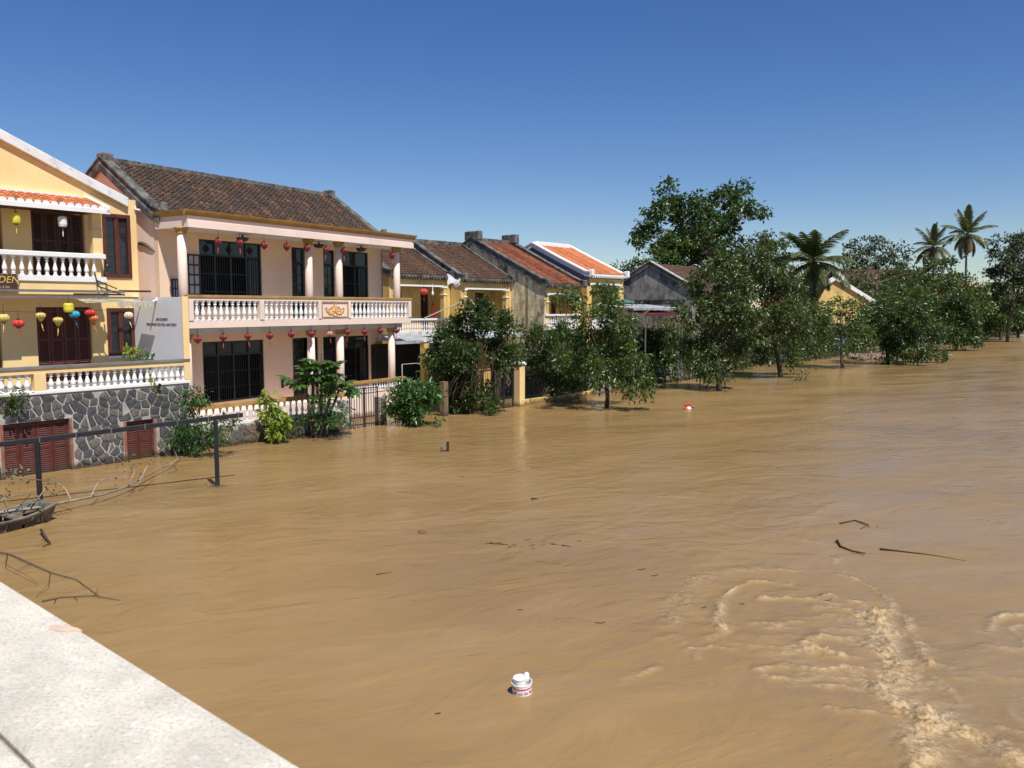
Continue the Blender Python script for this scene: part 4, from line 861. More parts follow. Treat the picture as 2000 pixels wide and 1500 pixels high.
canopy(1262, 612, 1330, 614, .2, 2, m_corrr, "dark red stall roof under the grey metal roof")
MB_ = MB().box(0, 8.5, 0, .15, -.4, 1.1); o = MB_.build("garden_wall", m_mould2, None, FB.w(32.5, 1.2, 0)); o.rotation_euler.z = FB.rz; tag(o, "mouldy grey garden wall beside the orange roofed house", "wall")
o = MB().box(0, 8.0, 0, .12, -.4, 3.0).build("porch_shade_panel", M("porch_shade_brown", (.06, .045, .03), .95, .2), None, FB.w(18.9, 2.6, 0)); o.rotation_euler.z = FB.rz; tag(o, "dark brown panel painted as porch shade behind the ornate gate and iron fence", "wall")  # dark panel added; its colour stands for shade below the balconies
# porch things of the old house
def bframe(name, label, cat, x, y): return empty(name, FB.w(x, y, 0), FB.rz, label=label, cat=cat)
x, _ = FB.hit(831, 720, 2.8); p_ = bframe("porch_post", "yellow porch post behind the big green shrub", "post", x, 2.8)
MB().box(-.16, .16, -.1, .2, -.5, 3.3).build("shaft", m_yel_old, p_); MB().box(-.2, .2, -.14, .24, 3.303, 3.4).build("capital", m_white, p_)
x, _ = FB.hit(846, 720, 2.2); p_ = bframe("pipe_post", "thin white pipe standing beside the yellow porch post", "pole", x, 2.2); MB().tube([(0, 0, -.5), (0, 0, 2.9)], .035).build("pipe", m_white_d, p_)
x0, _ = FB.hit(776, 720, 2.6)
o = MB().box(-.2, 6.5, 1.7, 1.8, -.4, 3.2).build("porch_shade_panel", m_room, None, FB.w(x0, 2.8, 0)); o.rotation_euler.z = FB.rz; tag(o, "near-black panel painted as porch shade beside the pink house", "wall")  # the open porch's darkness is put into this panel's near-black colour
e = bframe("clothes_frame", "thin white pipe frame standing in the dark porch", "rack", x0 + .3, 2.6)
MB().tube([(0, 0, -.4), (0, 0, 2.3), (1.3, 0, 2.3), (1.3, 0, .9), (0, 0, .95)], .02, 5).build("pipe_frame", m_white_d, e)
x, z = FB.hit(823, 570, 5.9); lantern(FB.w(x, 5.7, z), .22, .34, silk("fresh_red_silk", (.5, .05, .03)), "large red lantern hanging in the old yellow house's balcony", None, drop=.4)
x, z = FB.hit(845, 571, 5.9); e = empty("light_bulb", FB.w(x, 5.9, z), 0, label="bare white bulb hanging in the old yellow house's balcony", cat="bulb"); MB().lathe([(.03, -.16), (.07, -.1), (.06, 0), (.03, .06), (.005, .5)], 8).build("bulb", m_white, e)
x, z = FB.hit(846, 600, 6.6); o = MB().prism([(-.12, -.7), (.16, -.72), (.12, -.1), (.03, .25), (-.02, .25)], 0, .06).build("hanging_cloth", m_red, None, FB.w(x, 6.6, z)); o.rotation_euler.z = FB.rz; tag(o, "dark red cloth hanging on the yellow wall behind the balcony", "cloth")
# white sheet caught on the gutter
gx, gz = FB.hit(882, 548, 4.8); mb = MB(); n = 8; vs = []
for i in range(n):
    for j in range(n):
        u_, v_ = i / (n - 1), j / (n - 1); vs.append((-.35 + .95 * u_ + .1 * math.sin(5 * v_), -.2 * v_ + .1 * math.sin(6 * u_ + 3 * v_), .3 - .55 * v_ + .12 * math.sin(7 * u_) - .2 * u_ * (1 - v_)))
mb.add(vs, [(i * n + j, (i + 1) * n + j, (i + 1) * n + j + 1, i * n + j + 1) for i in range(n - 1) for j in range(n - 1)])
o = mb.build("torn_sheet", M("white_cloth", (.48, .48, .48), .8, .1), None, FB.w(gx, 4.8, gz)); o.rotation_euler.z = FB.rz; tag(o, "torn white sheet caught on the roof corner between the old yellow houses", "sheet")
o = MB().tube([FB.w(FB.hit(828, 622, 4.0)[0], 4.0, FB.hit(828, 622, 4.0)[1]), FB.w(FB.hit(893, 593, 4.4)[0], 4.4, FB.hit(893, 593, 4.4)[1])], .035, 6).build("bent_pole", m_barkp); tag(o, "pale slanting pole leaning between the two old yellow houses", "pole")

# ornate gate, pillar, fence before the old houses
gx0, gx1 = 14.6, 17.7
og = empty("ornate_gate", FB.w(gx0, 0, 0), FB.rz, label="ornate dark iron gate with gold diamonds beside the yellow gate pillar", cat="gate")
m_gi = M("brass_iron", (.17, .12, .06), .5, .3)
for k in range(4):
    a = k * .77; b = a + .74
    lf = MB().box(a, a + .07, 0, .05, -.5, 2.0).box(b - .07, b, 0, .05, -.5, 2.0).box(a + .07, b - .07, .002, .048, 1.93, 2.0).box(a + .07, b - .07, .002, .048, .5, .57).build("gate_leaf", m_iron, og)
    MB().box(a + .09, b - .09, .02, .03, .05, .45).build("pierced_panel", m_gi, lf)
    for i in range(5): x = a + .07 + (b - a - .14) * (i + .5) / 5; MB().box(x - .008, x + .008, .015, .035, .57, 1.93).build("gate_bar", m_iron, lf)
    cxm = (a + b) / 2; d = [(cxm, 1.05), (cxm + .17, 1.3), (cxm, 1.55), (cxm - .17, 1.3)]; e2 = [(cxm, 1.12), (cxm + .12, 1.3), (cxm, 1.48), (cxm - .12, 1.3)]
    mb = MB()
    for i in range(4): j = (i + 1) % 4; mb.prism([d[i], d[j], e2[j], e2[i]], .0, .012)
    mb.build("diamond_ornament", m_gi, lf)
gp = empty("gate_pillar", FB.w(18.1, 0, 0), FB.rz, label="yellow plastered gate pillar with white cap standing in the flood", cat="pillar")
MB().box(-.2, .2, -.2, .2, -1, 2.1).build("shaft", m_yel, gp, bevel=.01); MB().box(-.25, .25, -.25, .25, 2.103, 2.2).box(-.2, .2, -.2, .2, 2.203, 2.27).build("pillar_cap", m_white, gp)
yf = empty("iron_fence", FB.w(18.4, 0, 0), FB.rz, label="dark iron railing on a low yellow kerb right of the gate pillar", cat="fence")
MB().box(0, 6.2, 0, .25, -1, .3).build("kerb_wall", m_yel_old, yf); fr2 = MB().box(0, 6.2, .1, .14, 1.5, 1.55).box(0, 6.2, .1, .14, .42, .46).build("fence_rail", m_iron, yf)
bar = mesh_of(MB().box(-.012, .012, -.012, .012, 0, 1.35), "fence_bar", m_iron)
for i in range(44): inst(bar, fr2, (.07 + i * .14, .165, .3), name="fence_bar")
for i, x in enumerate((12.9, 14.3)):
    o = MB().box(-.14, .14, -.12, .16, -1, 1.6).build("fence_pillar", M("dirty_pillar_plaster", (.17, .12, .07), .95, .25, 2, .3, 20), None, FB.w(x, .1, 0)); o.rotation_euler.z = FB.rz; tag(o, ["mould stained pillar beside the big green shrub", "stained pillar left of the ornate iron gate"][i], "pillar")
wg = empty("corrugated_fence", FB.w(24.4, .3, 0), FB.rz, label="grey weathered plank fence at the waterline behind the first street tree", cat="fence")
for i in range(12): MB().box(i * .2, i * .2 + .185, R.uniform(-.02, .02), .03, -.6, 1.3 + R.uniform(-.06, .06)).build("plank", m_barkp, wg)
# yellow shed with white-and-red verge among trees on the right
def gabled(label, px, py, Y, w, d, hw, hr, rz, wm, tm, vm, name="yellow_house"):
    p = at(px, py, Y); e = empty(name, (p.x, p.y, 0), rz, label=label, cat="house")
    zt = p.z; MB().prism([(-w / 2, -.5), (-w / 2, zt - hr), (0, zt), (w / 2, zt - hr), (w / 2, -.5)], 0, .25).build("gable_wall", wm, e)
    for s_ in (-1, 1): MB().box(min(s_ * w / 2, s_ * (w / 2 - .25)), max(s_ * w / 2, s_ * (w / 2 - .25)), .25, d, -.5, zt - hr - .1).build("wall", wm, e)
    for s_ in (-1, 1):
        L = math.hypot(w / 2 + .4, hr * (w / 2 + .4) / (w / 2)); a = math.atan2(hr, w / 2)
        rf = MB().box(-L if s_ < 0 else 0, 0 if s_ < 0 else L, .0, d + .3, .03, .15).build("roof_slope", tm, e); rf.location = (0, 0, zt); rf.rotation_euler = (0, a * s_, 0)
        vg = MB().box(-L if s_ < 0 else 0, 0 if s_ < 0 else L, -.3, -.002, -.1, .32).build("verge", vm, e); vg.location = (0, 0, zt + .003); vg.rotation_euler = (0, a * s_, 0)
    return e
gabled("yellow gabled house with white roof edge behind the windblown palm", 1630, 545, 95, 9, 9, 3.9, 2.5, math.radians(8), m_yel_old, m_tile_red, m_white)
gabled("small orange roofed house glimpsed at far right below the tall palm", 1905, 552, 190, 12, 9, 3.9, 3.2, math.radians(25), m_yel_old, m_tile_or, m_white)
bh = empty("long_brown_roof_house", at(1690, 523, 140).xy.to_3d(), math.radians(14), label="large yellow building with long dark brown roof behind the right hand trees", cat="house")
roof(bh, -3, 14, 0, 7.6, 5, 11.5, 9, 7.6, .55, m_tile_brown, .8); MB().box(-2.8, 13.8, .3, 8.7, 0, 7.6).build("wall", m_yel_old, bh)

# ------------------------------------------------------------------ vegetation
def leaves_mesh(P, Dr, size, wid, name, mat, parent, upb=.6):
    n = len(P); Dr = Dr / (np.linalg.norm(Dr, axis=1, keepdims=True) + 1e-9)
    N = G.normal(size=(n, 3)); N[:, 2] = np.abs(N[:, 2]) * .6 + upb; Sd = np.cross(Dr, N); Sd /= (np.linalg.norm(Sd, axis=1, keepdims=True) + 1e-9)
    Nn = np.cross(Sd, Dr); s = (size * G.uniform(.65, 1.25, n))[:, None]; w = s * wid
    b = P; t = P + Dr * s - Nn * s * .12; m = P + Dr * s * .45; l = m + Sd * w * .5 + Nn * w * .18; r = m - Sd * w * .5 + Nn * w * .18
    V = np.stack([b, r, t, l], 1).reshape(-1, 3); i = np.arange(n) * 4
    Fq = np.concatenate([np.stack([i, i + 1, i + 2], 1), np.stack([i, i + 2, i + 3], 1)])
    return npmesh(name, V, Fq, mat, parent)
def clump_leaves(cl, leaf, dens, droop, sub=.3, hang=0.0):
    Ps, Ds, subs = [], [], []
    for c, rx, ry, rz in cl:
        area = math.pi * rx * rz; N = int(dens * 2.6 * area / (leaf * leaf * .28)); K = max(5, int(area / (sub * sub * 1.15)))
        d = G.normal(size=(K, 3)); d /= np.linalg.norm(d, axis=1, keepdims=True); rr = G.uniform(.15, 1, (K, 1)) ** .45 * G.uniform(.8, 1.15, (K, 1))
        sc = d * rr * np.array([rx, ry, rz]); k = G.integers(0, K, N); p = sc[k] + G.normal(size=(N, 3)) * sub * .55 * np.array([1, 1, .75])
        out = p / np.array([rx, ry, rz]); dr = out * .7 + G.normal(size=(N, 3)) * .55 + np.array([0, 0, -droop])
        Ps.append(p + np.array(c)); Ds.append(dr); subs.append(sc + np.array(c))
    return np.concatenate(Ps), np.concatenate(Ds), subs
def limb(mb, a, b, r0, r1, bend=.12, n=5, seg=5):
    a = Vector(a); b = Vector(b); L = (b - a).length; j = Vector((R.uniform(-1, 1), R.uniform(-1, 1), R.uniform(-.3, 1))) * L * bend
    pts = [a.lerp(b, t) + j * math.sin(math.pi * t) + Vector((R.uniform(-1, 1), R.uniform(-1, 1), R.uniform(-1, 1))) * L * .015 for t in np.linspace(0, 1, n)]
    mb.tube(pts, [r0 + (r1 - r0) * t for t in np.linspace(0, 1, n)], seg, cap=False); return pts
def tree(name, label, base, fork, clumps, Y, leaf=.2, dens=1.6, droop=.35, mat=None, bark=None, r0=.16, sub=.32, wid=.5, group="trees along the flooded promenade", twigs=5, cat="tree", upb=.6, bare=(), zb=-1.2):
    """base: world point; fork, clumps: picture-plane positions turned into points at depth Y (+ offset)"""
    e = empty(name, (base[0], base[1], 0), 0, label=label, cat=cat, group=group); mi = -Vector((base[0], base[1], 0)); s = Y / F
    half = (max(c[0] for c in clumps) - min(c[0] for c in clumps)) / 2 * s
    cl = []
    for c in clumps:
        px, py, rx, ry = c[:4]; dy = c[4] if len(c) > 4 else G.uniform(-.62, .62) * (half if cat == 'tree' else rx * s * .8)
        p = at(px, py, Y + dy) + mi; cl.append((tuple(p), rx * s, max(rx, ry) * s * .8, ry * s))
    P, D, subs = clump_leaves(cl, leaf, dens, droop, sub)
    keep = P[:, 2] > .02; P, D = P[keep], D[keep]
    leaves_mesh(P, D, leaf, wid, "crown", mat or l_dark, e, upb)
    fk = at(fork[0], fork[1], Y) + mi; tm = MB(); b = Vector((0, 0, zb))
    limb(tm, b, fk, r0, r0 * .72, .04, 6, 8)
    nodes = [(fk, r0 * .72)]; order = sorted(range(len(cl)), key=lambda i: (Vector(cl[i][0]) - fk).length)
    for i in order:
        c, rx, ry, rz = cl[i]; sb = subs[i]; c = Vector(c)
        nb, nr = min(nodes, key=lambda q: (q[0] - c).length + .45 * (q[0] - fk).length); rr_ = max(.012, nr * .62)
        pts = limb(tm, nb, c, rr_, max(.01, rr_ * .5), .1, 6, 5); nodes += [(pts[3], rr_ * .8), (c, rr_ * .6)]
        for k in range(min(twigs, len(sb))): limb(tm, pts[R.randint(2, 5)], sb[R.randrange(len(sb))], max(.01, rr_ * .4), .006, .12, 4, 4)
    for (ax, ay, bx, by) in bare: limb(tm, at(ax, ay, Y - .5) + mi, at(bx, by, Y - 1.2) + mi, .05, .015, .12, 6, 5)
    tm.build("trunk", bark or m_barkd, e, smooth=True); return e

T = lambda px, py: wat(px, py)
# ficus with hanging roots, close to the fence
b = FB.w(13.9, .9, 0); Y0 = b.y
e = tree("ficus_tree", "dark ficus tree with brown hanging roots smothering the ornate gate", b, (925, 690), [(925, 600, 22, 18), (912, 640, 32, 30), (870, 650, 34, 24), (955, 620, 30, 24), (985, 635, 24, 26), (850, 690, 28, 22), (905, 690, 36, 30), (965, 680, 34, 30), (875, 745, 30, 36), (900, 785, 36, 26), (930, 755, 32, 35), (945, 600, 18, 20), (985, 705, 28, 26), (860, 715, 28, 22), (955, 790, 22, 14, -.8)], Y0, .17, 2.4, .3, l_dark, m_bark, .2, .3, bare=[(965, 690, 985, 662), (975, 685, 1010, 668), (920, 650, 925, 618)])
rt = MB(); mi = -Vector((b.x, b.y, 0))
for i in range(16):
    px = R.uniform(900, 990); py = R.uniform(670, 720); a = at(px, py, Y0 - 1.0) + mi; c = at(px - R.uniform(10, 55), R.uniform(745, 785), Y0 - 1.35) + mi; limb(rt, a, c, .022, .010, .1, 6, 4)
rt.build("hanging_roots", m_root, e, smooth=True)
# leafy tree behind the iron fence
b = FB.w(21.2, .8, 0)
tree("fence_tree", "dense drooping leafy tree growing behind the low yellow kerb", b, (1085, 720), [(1060, 650, 30, 25), (1090, 660, 34, 34), (1040, 680, 28, 30), (1120, 690, 32, 34), (1075, 715, 34, 34), (1130, 735, 28, 30), (1050, 735, 24, 26), (1100, 750, 30, 22), (1150, 700, 24, 34), (1025, 700, 16, 24)], b.y, .22, 2.0, .45, l_mid, m_bark, .12, .34, .36, bare=[(1115, 700, 1145, 650)])
# promenade trees, near to far
b = T(1188, 797)
tree("street_tree", "nearest street tree, leafy crown torn by wind and bare stem in the flood", b, (1186, 735), [(1168, 560, 16, 18), (1188, 575, 20, 26), (1200, 610, 22, 28), (1118, 580, 18, 16), (1150, 610, 20, 18), (1100, 573, 12, 10), (1160, 640, 34, 26), (1195, 665, 36, 34), (1140, 680, 40, 34), (1215, 700, 34, 34), (1180, 720, 40, 30), (1120, 720, 30, 26), (1235, 745, 22, 26), (1262, 750, 20, 26), (1165, 750, 18, 16), (1240, 690, 20, 24), (1135, 592, 16, 13), (1096, 583, 12, 9), (1225, 640, 22, 22), (1112, 650, 24, 22), (1090, 700, 18, 18)], b.y, .24, 1.6, .5, l_mid, m_barkd, .13, .34, .42, bare=[(1165, 680, 1150, 640)])
b = T(1300, 740)
tree("street_tree", "low drooping tree touching the water right of the nearest street tree", b, (1285, 715), [(1270, 680, 34, 30), (1300, 690, 30, 34), (1250, 700, 28, 34), (1320, 660, 26, 26), (1280, 655, 24, 20), (1335, 700, 24, 24), (1225, 665, 22, 22), (1340, 660, 22, 20), (1310, 640, 20, 14), (1255, 645, 20, 14), (1310, 720, 26, 20), (1240, 725, 24, 20), (1268, 755, 20, 14, -3)], b.y, .24, 1.9, .5, l_mid, m_barkd, .1, .34, .42)
b = T(1407, 762)
tree("street_tree", "wide dark tree propped by thin poles in the middle of the flooded row", b, (1400, 690), [(1400, 520, 30, 26), (1370, 560, 34, 34), (1430, 560, 36, 34), (1350, 610, 34, 34), (1400, 610, 40, 34), (1440, 620, 34, 34), (1345, 665, 30, 30), (1390, 665, 34, 30), (1440, 670, 32, 26), (1360, 715, 26, 20), (1395, 725, 26, 18), (1465, 590, 28, 34)], b.y, .25, 1.7, .4, l_olive, m_barkd, .2, .4, .45, bare=[(1390, 670, 1420, 625), (1400, 680, 1450, 640), (1400, 665, 1440, 575)])
b = T(1532, 737)
tree("street_tree", "bushy tree with a leaning stem between the propped tree and the thin sapling", b, (1512, 665), [(1470, 500, 36, 30), (1500, 540, 40, 36), (1460, 560, 40, 36), (1540, 560, 34, 32), (1495, 600, 44, 34), (1545, 615, 36, 34), (1455, 640, 34, 32), (1505, 650, 38, 30), (1560, 660, 34, 30), (1475, 690, 26, 22), (1545, 700, 16, 14), (1515, 470, 22, 16), (1575, 610, 24, 28), (1440, 700, 22, 18), (1568, 745 - 8, 14, 5, -3)], b.y, .28, 1.6, .35, l_olive, m_barkd, .2, .45, .45, bare=[(1440, 660, 1560, 660)])
b = T(1645, 719)
tree("sapling", "thin leaning sapling with few leaves before blue tarpaulins", b, (1640, 640), [(1610, 610, 22, 22), (1645, 600, 24, 20), (1625, 650, 22, 20), (1665, 640, 22, 22), (1680, 600, 20, 18), (1655, 670, 20, 16), (1600, 645, 18, 20), (1605, 680, 22, 20), (1690, 655, 24, 24)], b.y, .28, 1.1, .3, l_mid, m_bark, .16, .4, bare=[(1645, 645, 1700, 590)])
b = T(1735, 711)
tree("street_tree", "low dense green tree whose branches trail into the water", b, (1735, 680), [(1730, 620, 40, 34), (1770, 640, 38, 36), (1700, 630, 30, 30), (1755, 670, 36, 30), (1790, 690, 26, 16), (1740, 695, 26, 14), (1780, 610, 30, 26), (1820, 650, 26, 28), (1835, 690, 18, 10), (1710, 600, 26, 20)], b.y, .3, 1.9, .45, l_dark, m_barkd, .2, .45, .5)
b = T(1868, 685)
tree("street_tree", "dark rounded tree third from the right end of the flooded row", b, (1868, 655), [(1860, 620, 28, 26), (1890, 630, 28, 28), (1845, 645, 22, 22), (1900, 660, 22, 16), (1870, 655, 24, 18), (1875, 590, 24, 22), (1830, 610, 24, 22)], b.y, .38, 1.9, .4, l_dark, m_barkd, .22, .6)
b = T(1955, 664)
tree("street_tree", "small tree second from the right end of the flooded row", b, (1955, 645), [(1935, 615, 22, 20), (1960, 620, 22, 22), (1945, 640, 24, 14), (1915, 635, 18, 16), (1975, 600, 20, 20)], b.y, .45, 1.9, .35, l_mid, m_barkd, .25, .7)
b = T(1988, 659)
tree("street_tree", "farthest small tree at the right edge of the picture", b, (1988, 640), [(1990, 615, 20, 20), (1978, 635, 16, 12), (2005, 630, 20, 20), (1995, 590, 20, 18)], b.y, .5, 1.9, .35, l_mid, m_barkd, .25, .8)
# background trees
b = at(1395, 600, 82)
tree("tall_spreading_tree", "tallest tree with open spreading crown against the sky behind the grey gable", b, (1385, 500), [(1240, 455, 24, 18), (1262, 435, 22, 16), (1250, 475, 16, 12), (1290, 415, 28, 20), (1302, 375, 18, 20), (1318, 395, 20, 16), (1345, 400, 24, 22), (1335, 435, 32, 18), (1375, 395, 22, 18), (1405, 390, 26, 20), (1445, 375, 24, 22), (1460, 400, 20, 18), (1482, 415, 18, 13), (1430, 415, 24, 16), (1400, 430, 24, 18), (1380, 455, 34, 20), (1420, 450, 20, 16), (1425, 440, 14, 14), (1345, 445, 20, 15), (1375, 425, 30, 22), (1270, 450, 20, 14), (1325, 410, 22, 16), (1440, 400, 20, 18)], 82, .42, 1.6, .2, l_dark, m_bark, .35, .55, .6, group="trees behind the houses", twigs=6)
b = at(1330, 600, 92)
tree("mango_tree", "dense round green tree below the tall spreading one", b, (1335, 560), [(1330, 490, 50, 32), (1290, 520, 38, 30), (1370, 520, 46, 36), (1330, 540, 50, 30), (1275, 545, 26, 20), (1400, 560, 40, 40), (1345, 470, 40, 22), (1300, 480, 26, 18), (1390, 480, 34, 24), (1260, 540, 20, 16)], 92, .4, 2.6, .2, l_mid, m_bark, .3, .6, .5, group="trees behind the houses")
b = at(1238, 600, 110)
tree("background_tree", "small rounded tree behind the gap left of the grey gable", b, (1238, 550), [(1240, 520, 20, 12), (1225, 535, 18, 12), (1208, 526, 12, 8)], 110, .45, 2.0, .2, l_far, m_bark, .2, .6, group="trees behind the houses")
b = at(1450, 600, 88)
tree("background_tree", "leafy tree rising behind the street trees left of the windblown palm", b, (1450, 560), [(1440, 490, 30, 24), (1480, 485, 30, 26), (1520, 500, 28, 24), (1500, 530, 40, 30), (1440, 530, 40, 30), (1550, 540, 26, 26), (1560, 580, 30, 30)], 88, .42, 1.8, .2, l_olive, m_bark, .3, .6, .5, group="trees behind the houses")
specs = [("thin wispy tree right of the windblown palm", 150, [(1665, 500, 22, 26), (1690, 480, 26, 18), (1720, 478, 22, 14), (1700, 510, 28, 20), (1740, 500, 14, 22), (1680, 540, 40, 24), (1730, 530, 30, 24)], l_far, 1.1),
         ("small wispy tree between the brown roof and the palms", 160, [(1755, 505, 16, 22), (1770, 490, 12, 12), (1745, 530, 22, 18)], l_far, 1.0),
         ("broad tree in front of the long brown roof", 120, [(1700, 570, 40, 26), (1750, 560, 40, 26), (1790, 575, 40, 26), (1660, 570, 30, 26)], l_olive, 1.5),
         ("dark tree standing below the twin palms", 125, [(1830, 530, 36, 26), (1860, 560, 40, 26), (1820, 575, 40, 28), (1880, 590, 36, 26), (1800, 545, 24, 20)], l_olive, 1.7),
         ("bushy tree hiding the left half of the long brown roof", 112, [(1670, 545, 24, 20), (1705, 550, 26, 18), (1745, 545, 26, 22), (1650, 520, 14, 24), (1780, 530, 20, 18)], l_olive, .8),
         ("broad leafy tree in the belt right of the brown roofed building", 118, [(1850, 560, 34, 22), (1890, 565, 34, 20), (1930, 575, 30, 22), (1870, 590, 40, 24), (1910, 600, 36, 24)], l_mid, 1.4),
         ("leafy tree in the belt directly right of the yellow gabled house", 100, [(1715, 590, 34, 22), (1750, 580, 34, 22), (1790, 585, 34, 22), (1700, 610, 20, 18)], l_mid, 1.3),
         ("tall feathery tree at the right edge of the picture", 120, [(1985, 480, 22, 26), (1965, 510, 24, 24), (1945, 500, 16, 12), (1990, 530, 30, 34), (1950, 545, 28, 26), (1975, 580, 34, 30), (1940, 590, 26, 24), (2010, 470, 26, 26), (2020, 560, 30, 50), (1950, 470, 12, 10)], l_far, 1.7),
         ("shady tree behind the sapling and blue tarpaulins", 95, [(1600, 620, 30, 30), (1640, 640, 34, 26), (1580, 650, 26, 30), (1680, 650, 30, 26), (1560, 600, 26, 30)], l_dark, 1.4),
         ("dark tree filling the gap behind the low dense tree", 105, [(1720, 630, 36, 30), (1780, 610, 40, 30), (1830, 620, 40, 30), (1800, 650, 40, 24)], l_dark, 1.7),
         ("dark tree behind the small trees at the right end", 150, [(1890, 620, 30, 26), (1930, 610, 30, 26), (1970, 620, 34, 30), (1910, 590, 26, 22)], l_dark, 1.8),
         ("dark tree behind the propped street tree", 62, [(1340, 640, 30, 30), (1380, 640, 30, 34), (1420, 640, 30, 34), (1460, 660, 34, 26)], l_dark, 1.6)]
for lb, Y, cl, mt, dn in specs:
    px = sum(c[0] for c in cl) / len(cl); b = at(px, 600, Y)
    tree("background_tree", lb, b, (px, max(c[1] for c in cl) + 5), cl, Y, .0042 * Y + .02, dn, .15, mt, m_bark, .25, .5 + Y * .002, .45, "trees behind the houses", 4)
b = at(1235, 640, 47.5)
tree("bare_shrub", "brown leafless shrub before the metal stall roofs", b, (1235, 660), [(1225, 610, 22, 20), (1250, 620, 24, 20), (1215, 640, 20, 16), (1310, 630, 22, 18)], 47.5, .13, .35, .1, l_dry, m_bark, .05, .3, .4, "trees behind the houses", 22, "shrub")

def undergrowth():
    n = 60000; al = 24 + 130 * G.uniform(0, 1, n) ** 1.25; ac = G.uniform(.6, 7, n) + (al > 50) * 1.5
    hgt = (1.1 + 1.5 * (fbm(al * .35, ac * .3, 91, 3) + .3)) * (1 + al / 120); z = -.1 + np.clip(hgt, .2, 4) * G.uniform(0, 1, n) ** .7
    k = fbm(al * .22, ac * .2, 95, 2) > -.12; al, ac, z = al[k], ac[k], z[k]
    P = np.stack([FB.o[0] + FB.u[0] * al + FB.v[0] * ac, FB.o[1] + FB.u[1] * al + FB.v[1] * ac, z], 1)
    D = G.normal(size=P.shape) * .6 + np.array([0, 0, .3]); s_ = .22 + al / 400
    tag(leaves_mesh(P, D, .3, .5, "undergrowth", l_dark, None), "tangled dark undergrowth along the flooded bank behind the street trees", kind="stuff")
undergrowth()

# palms
def frond_mesh(L, droop, wind, n=34, seed=0, hang=.6, wide=.5):
    r = random.Random(seed); mb = MB(); P = []
    for i in range(13):
        t = i / 12; P.append(Vector((wind * t * t * L * .5, L * (math.sin(min(1.35, t * droop)) / max(droop, .01)) * 1.0, L * (.35 * t - .55 * droop * t * t))))
    mb.tube(P, [.045 * (1 - .85 * t / 12) for t in range(13)], 4, cap=False)
    for i in range(n):
        t = .12 + .88 * i / (n - 1); k = min(11, int(t * 12)); p = P[k].lerp(P[k + 1], t * 12 - k) if t < 1 else P[12]; d = (P[k + 1] - P[k]).normalized()
        ll = L * wide * (math.sin(math.pi * min(1, .12 + t * .86)) ** .6) * .55 * r.uniform(.8, 1.1)
        for s_ in (-1, 1):
            sd_ = Vector((s_, 0, 0)) * 1.0 + d * .75 + Vector((wind * .8, 0, -hang * r.uniform(.6, 1.3))); sd_.normalize(); q = p + sd_ * ll * .55; e_ = q + (sd_ + Vector((wind * .3, 0, -hang * .9))).normalized() * ll * .45
            w = d * .035 * L / 3
            mb.add([p - w, p + w, q + w, q - w, e_], [(0, 1, 2, 3), (3, 2, 4)])
    return mb
def palm(label, base, top, Y, L, nf, wind=0.0, trunk_r=.16, seed=1, group="coconut palms"):
    b = at(*base, Y); t = at(*top, Y); e = empty("coconut_palm", (b.x, b.y, 0), 0, label=label, cat="palm tree", group=group)
    tp = Vector((t.x - b.x, 0, t.z)); tm = MB(); lean = tp.x
    tm.tube([(lean * s_ ** 1.6, 0, -.5 + (tp.z + .5) * s_) for s_ in np.linspace(0, 1, 14)], [trunk_r * (1.25 - .5 * s_) * (1 + .06 * (i % 2)) for i, s_ in enumerate(np.linspace(0, 1, 14))], 8)
    tm.build("trunk", m_bark, e, smooth=False); r = random.Random(seed)
    for i in range(nf):
        az = 2 * math.pi * i / nf * 1.0 + r.uniform(-.2, .2); el = (-1.25 + 2.7 * ((i * 7) % nf) / nf) + r.uniform(-.12, .12)
        wl_ = 0.0
        if wind: az = az + (.0 if el < .2 else (math.pi * .5 - az) * .6); el = el * .85 + .1
        fb = frond_mesh(L * r.uniform(.8, 1.05), max(.35, .95 - el * .3), .0 if not wind else r.uniform(-.25, .25), 40, seed * 50 + i, hang=.5 if el > 0 else .8, wide=.48)
        o = fb.build("frond", l_palm if el > (-.45 if not wind else -1.1) else l_dry, e); o.location = tp; o.rotation_euler = (el, 0, az)
    return e
palm("tallest coconut palm near the right edge, standing upright against the sky", (1885, 600), (1888, 458), 150, 5.3, 26, seed=3, trunk_r=.2)
palm("shorter coconut palm just left of the tallest palm", (1825, 600), (1822, 482), 140, 4.6, 24, seed=5, trunk_r=.2)
palm("windblown coconut palm with fronds swept to the left", (1583, 640), (1590, 512), 80, 5.0, 28, wind=.9, seed=8, trunk_r=.22)

# shrubs and papaya in the pink house's garden
def shrub(name, label, cl, Y, leaf, dens, mat, wid, droop=.2, base=None, group="garden shrubs", sub=.2, bark=None, twigs=6, zb=-1.2):
    px = sum(c[0] for c in cl) / len(cl); b = base or at(px, 800, Y)
    return tree(name, label, b, (px, max(c[1] for c in cl)), cl, Y, leaf, dens, droop, mat, bark or m_barkd, .05, sub, wid, group, twigs, "shrub", zb=zb)
shrub("oleander_shrub", "dark glossy narrow leaved shrub beside the stone wall and metal frame", [(385, 770, 26, 18), (375, 790, 20, 16), (360, 830, 28, 14), (395, 832, 32, 14), (440, 828, 22, 14), (350, 858, 22, 16), (390, 862, 28, 18), (425, 850, 24, 14)], 27.6, .2, 2.6, l_glossy, .24, base=wat(385, 880), sub=.17)
shrub("lime_shrub", "bright yellow green broad leaved shrub against the white balusters", [(520, 785, 12, 10), (530, 810, 20, 18), (545, 825, 20, 18), (540, 845, 20, 12), (515, 772, 10, 6)], 30.3, .24, 2.0, l_bright, .62, .5, base=wat(540, 860), sub=.14)
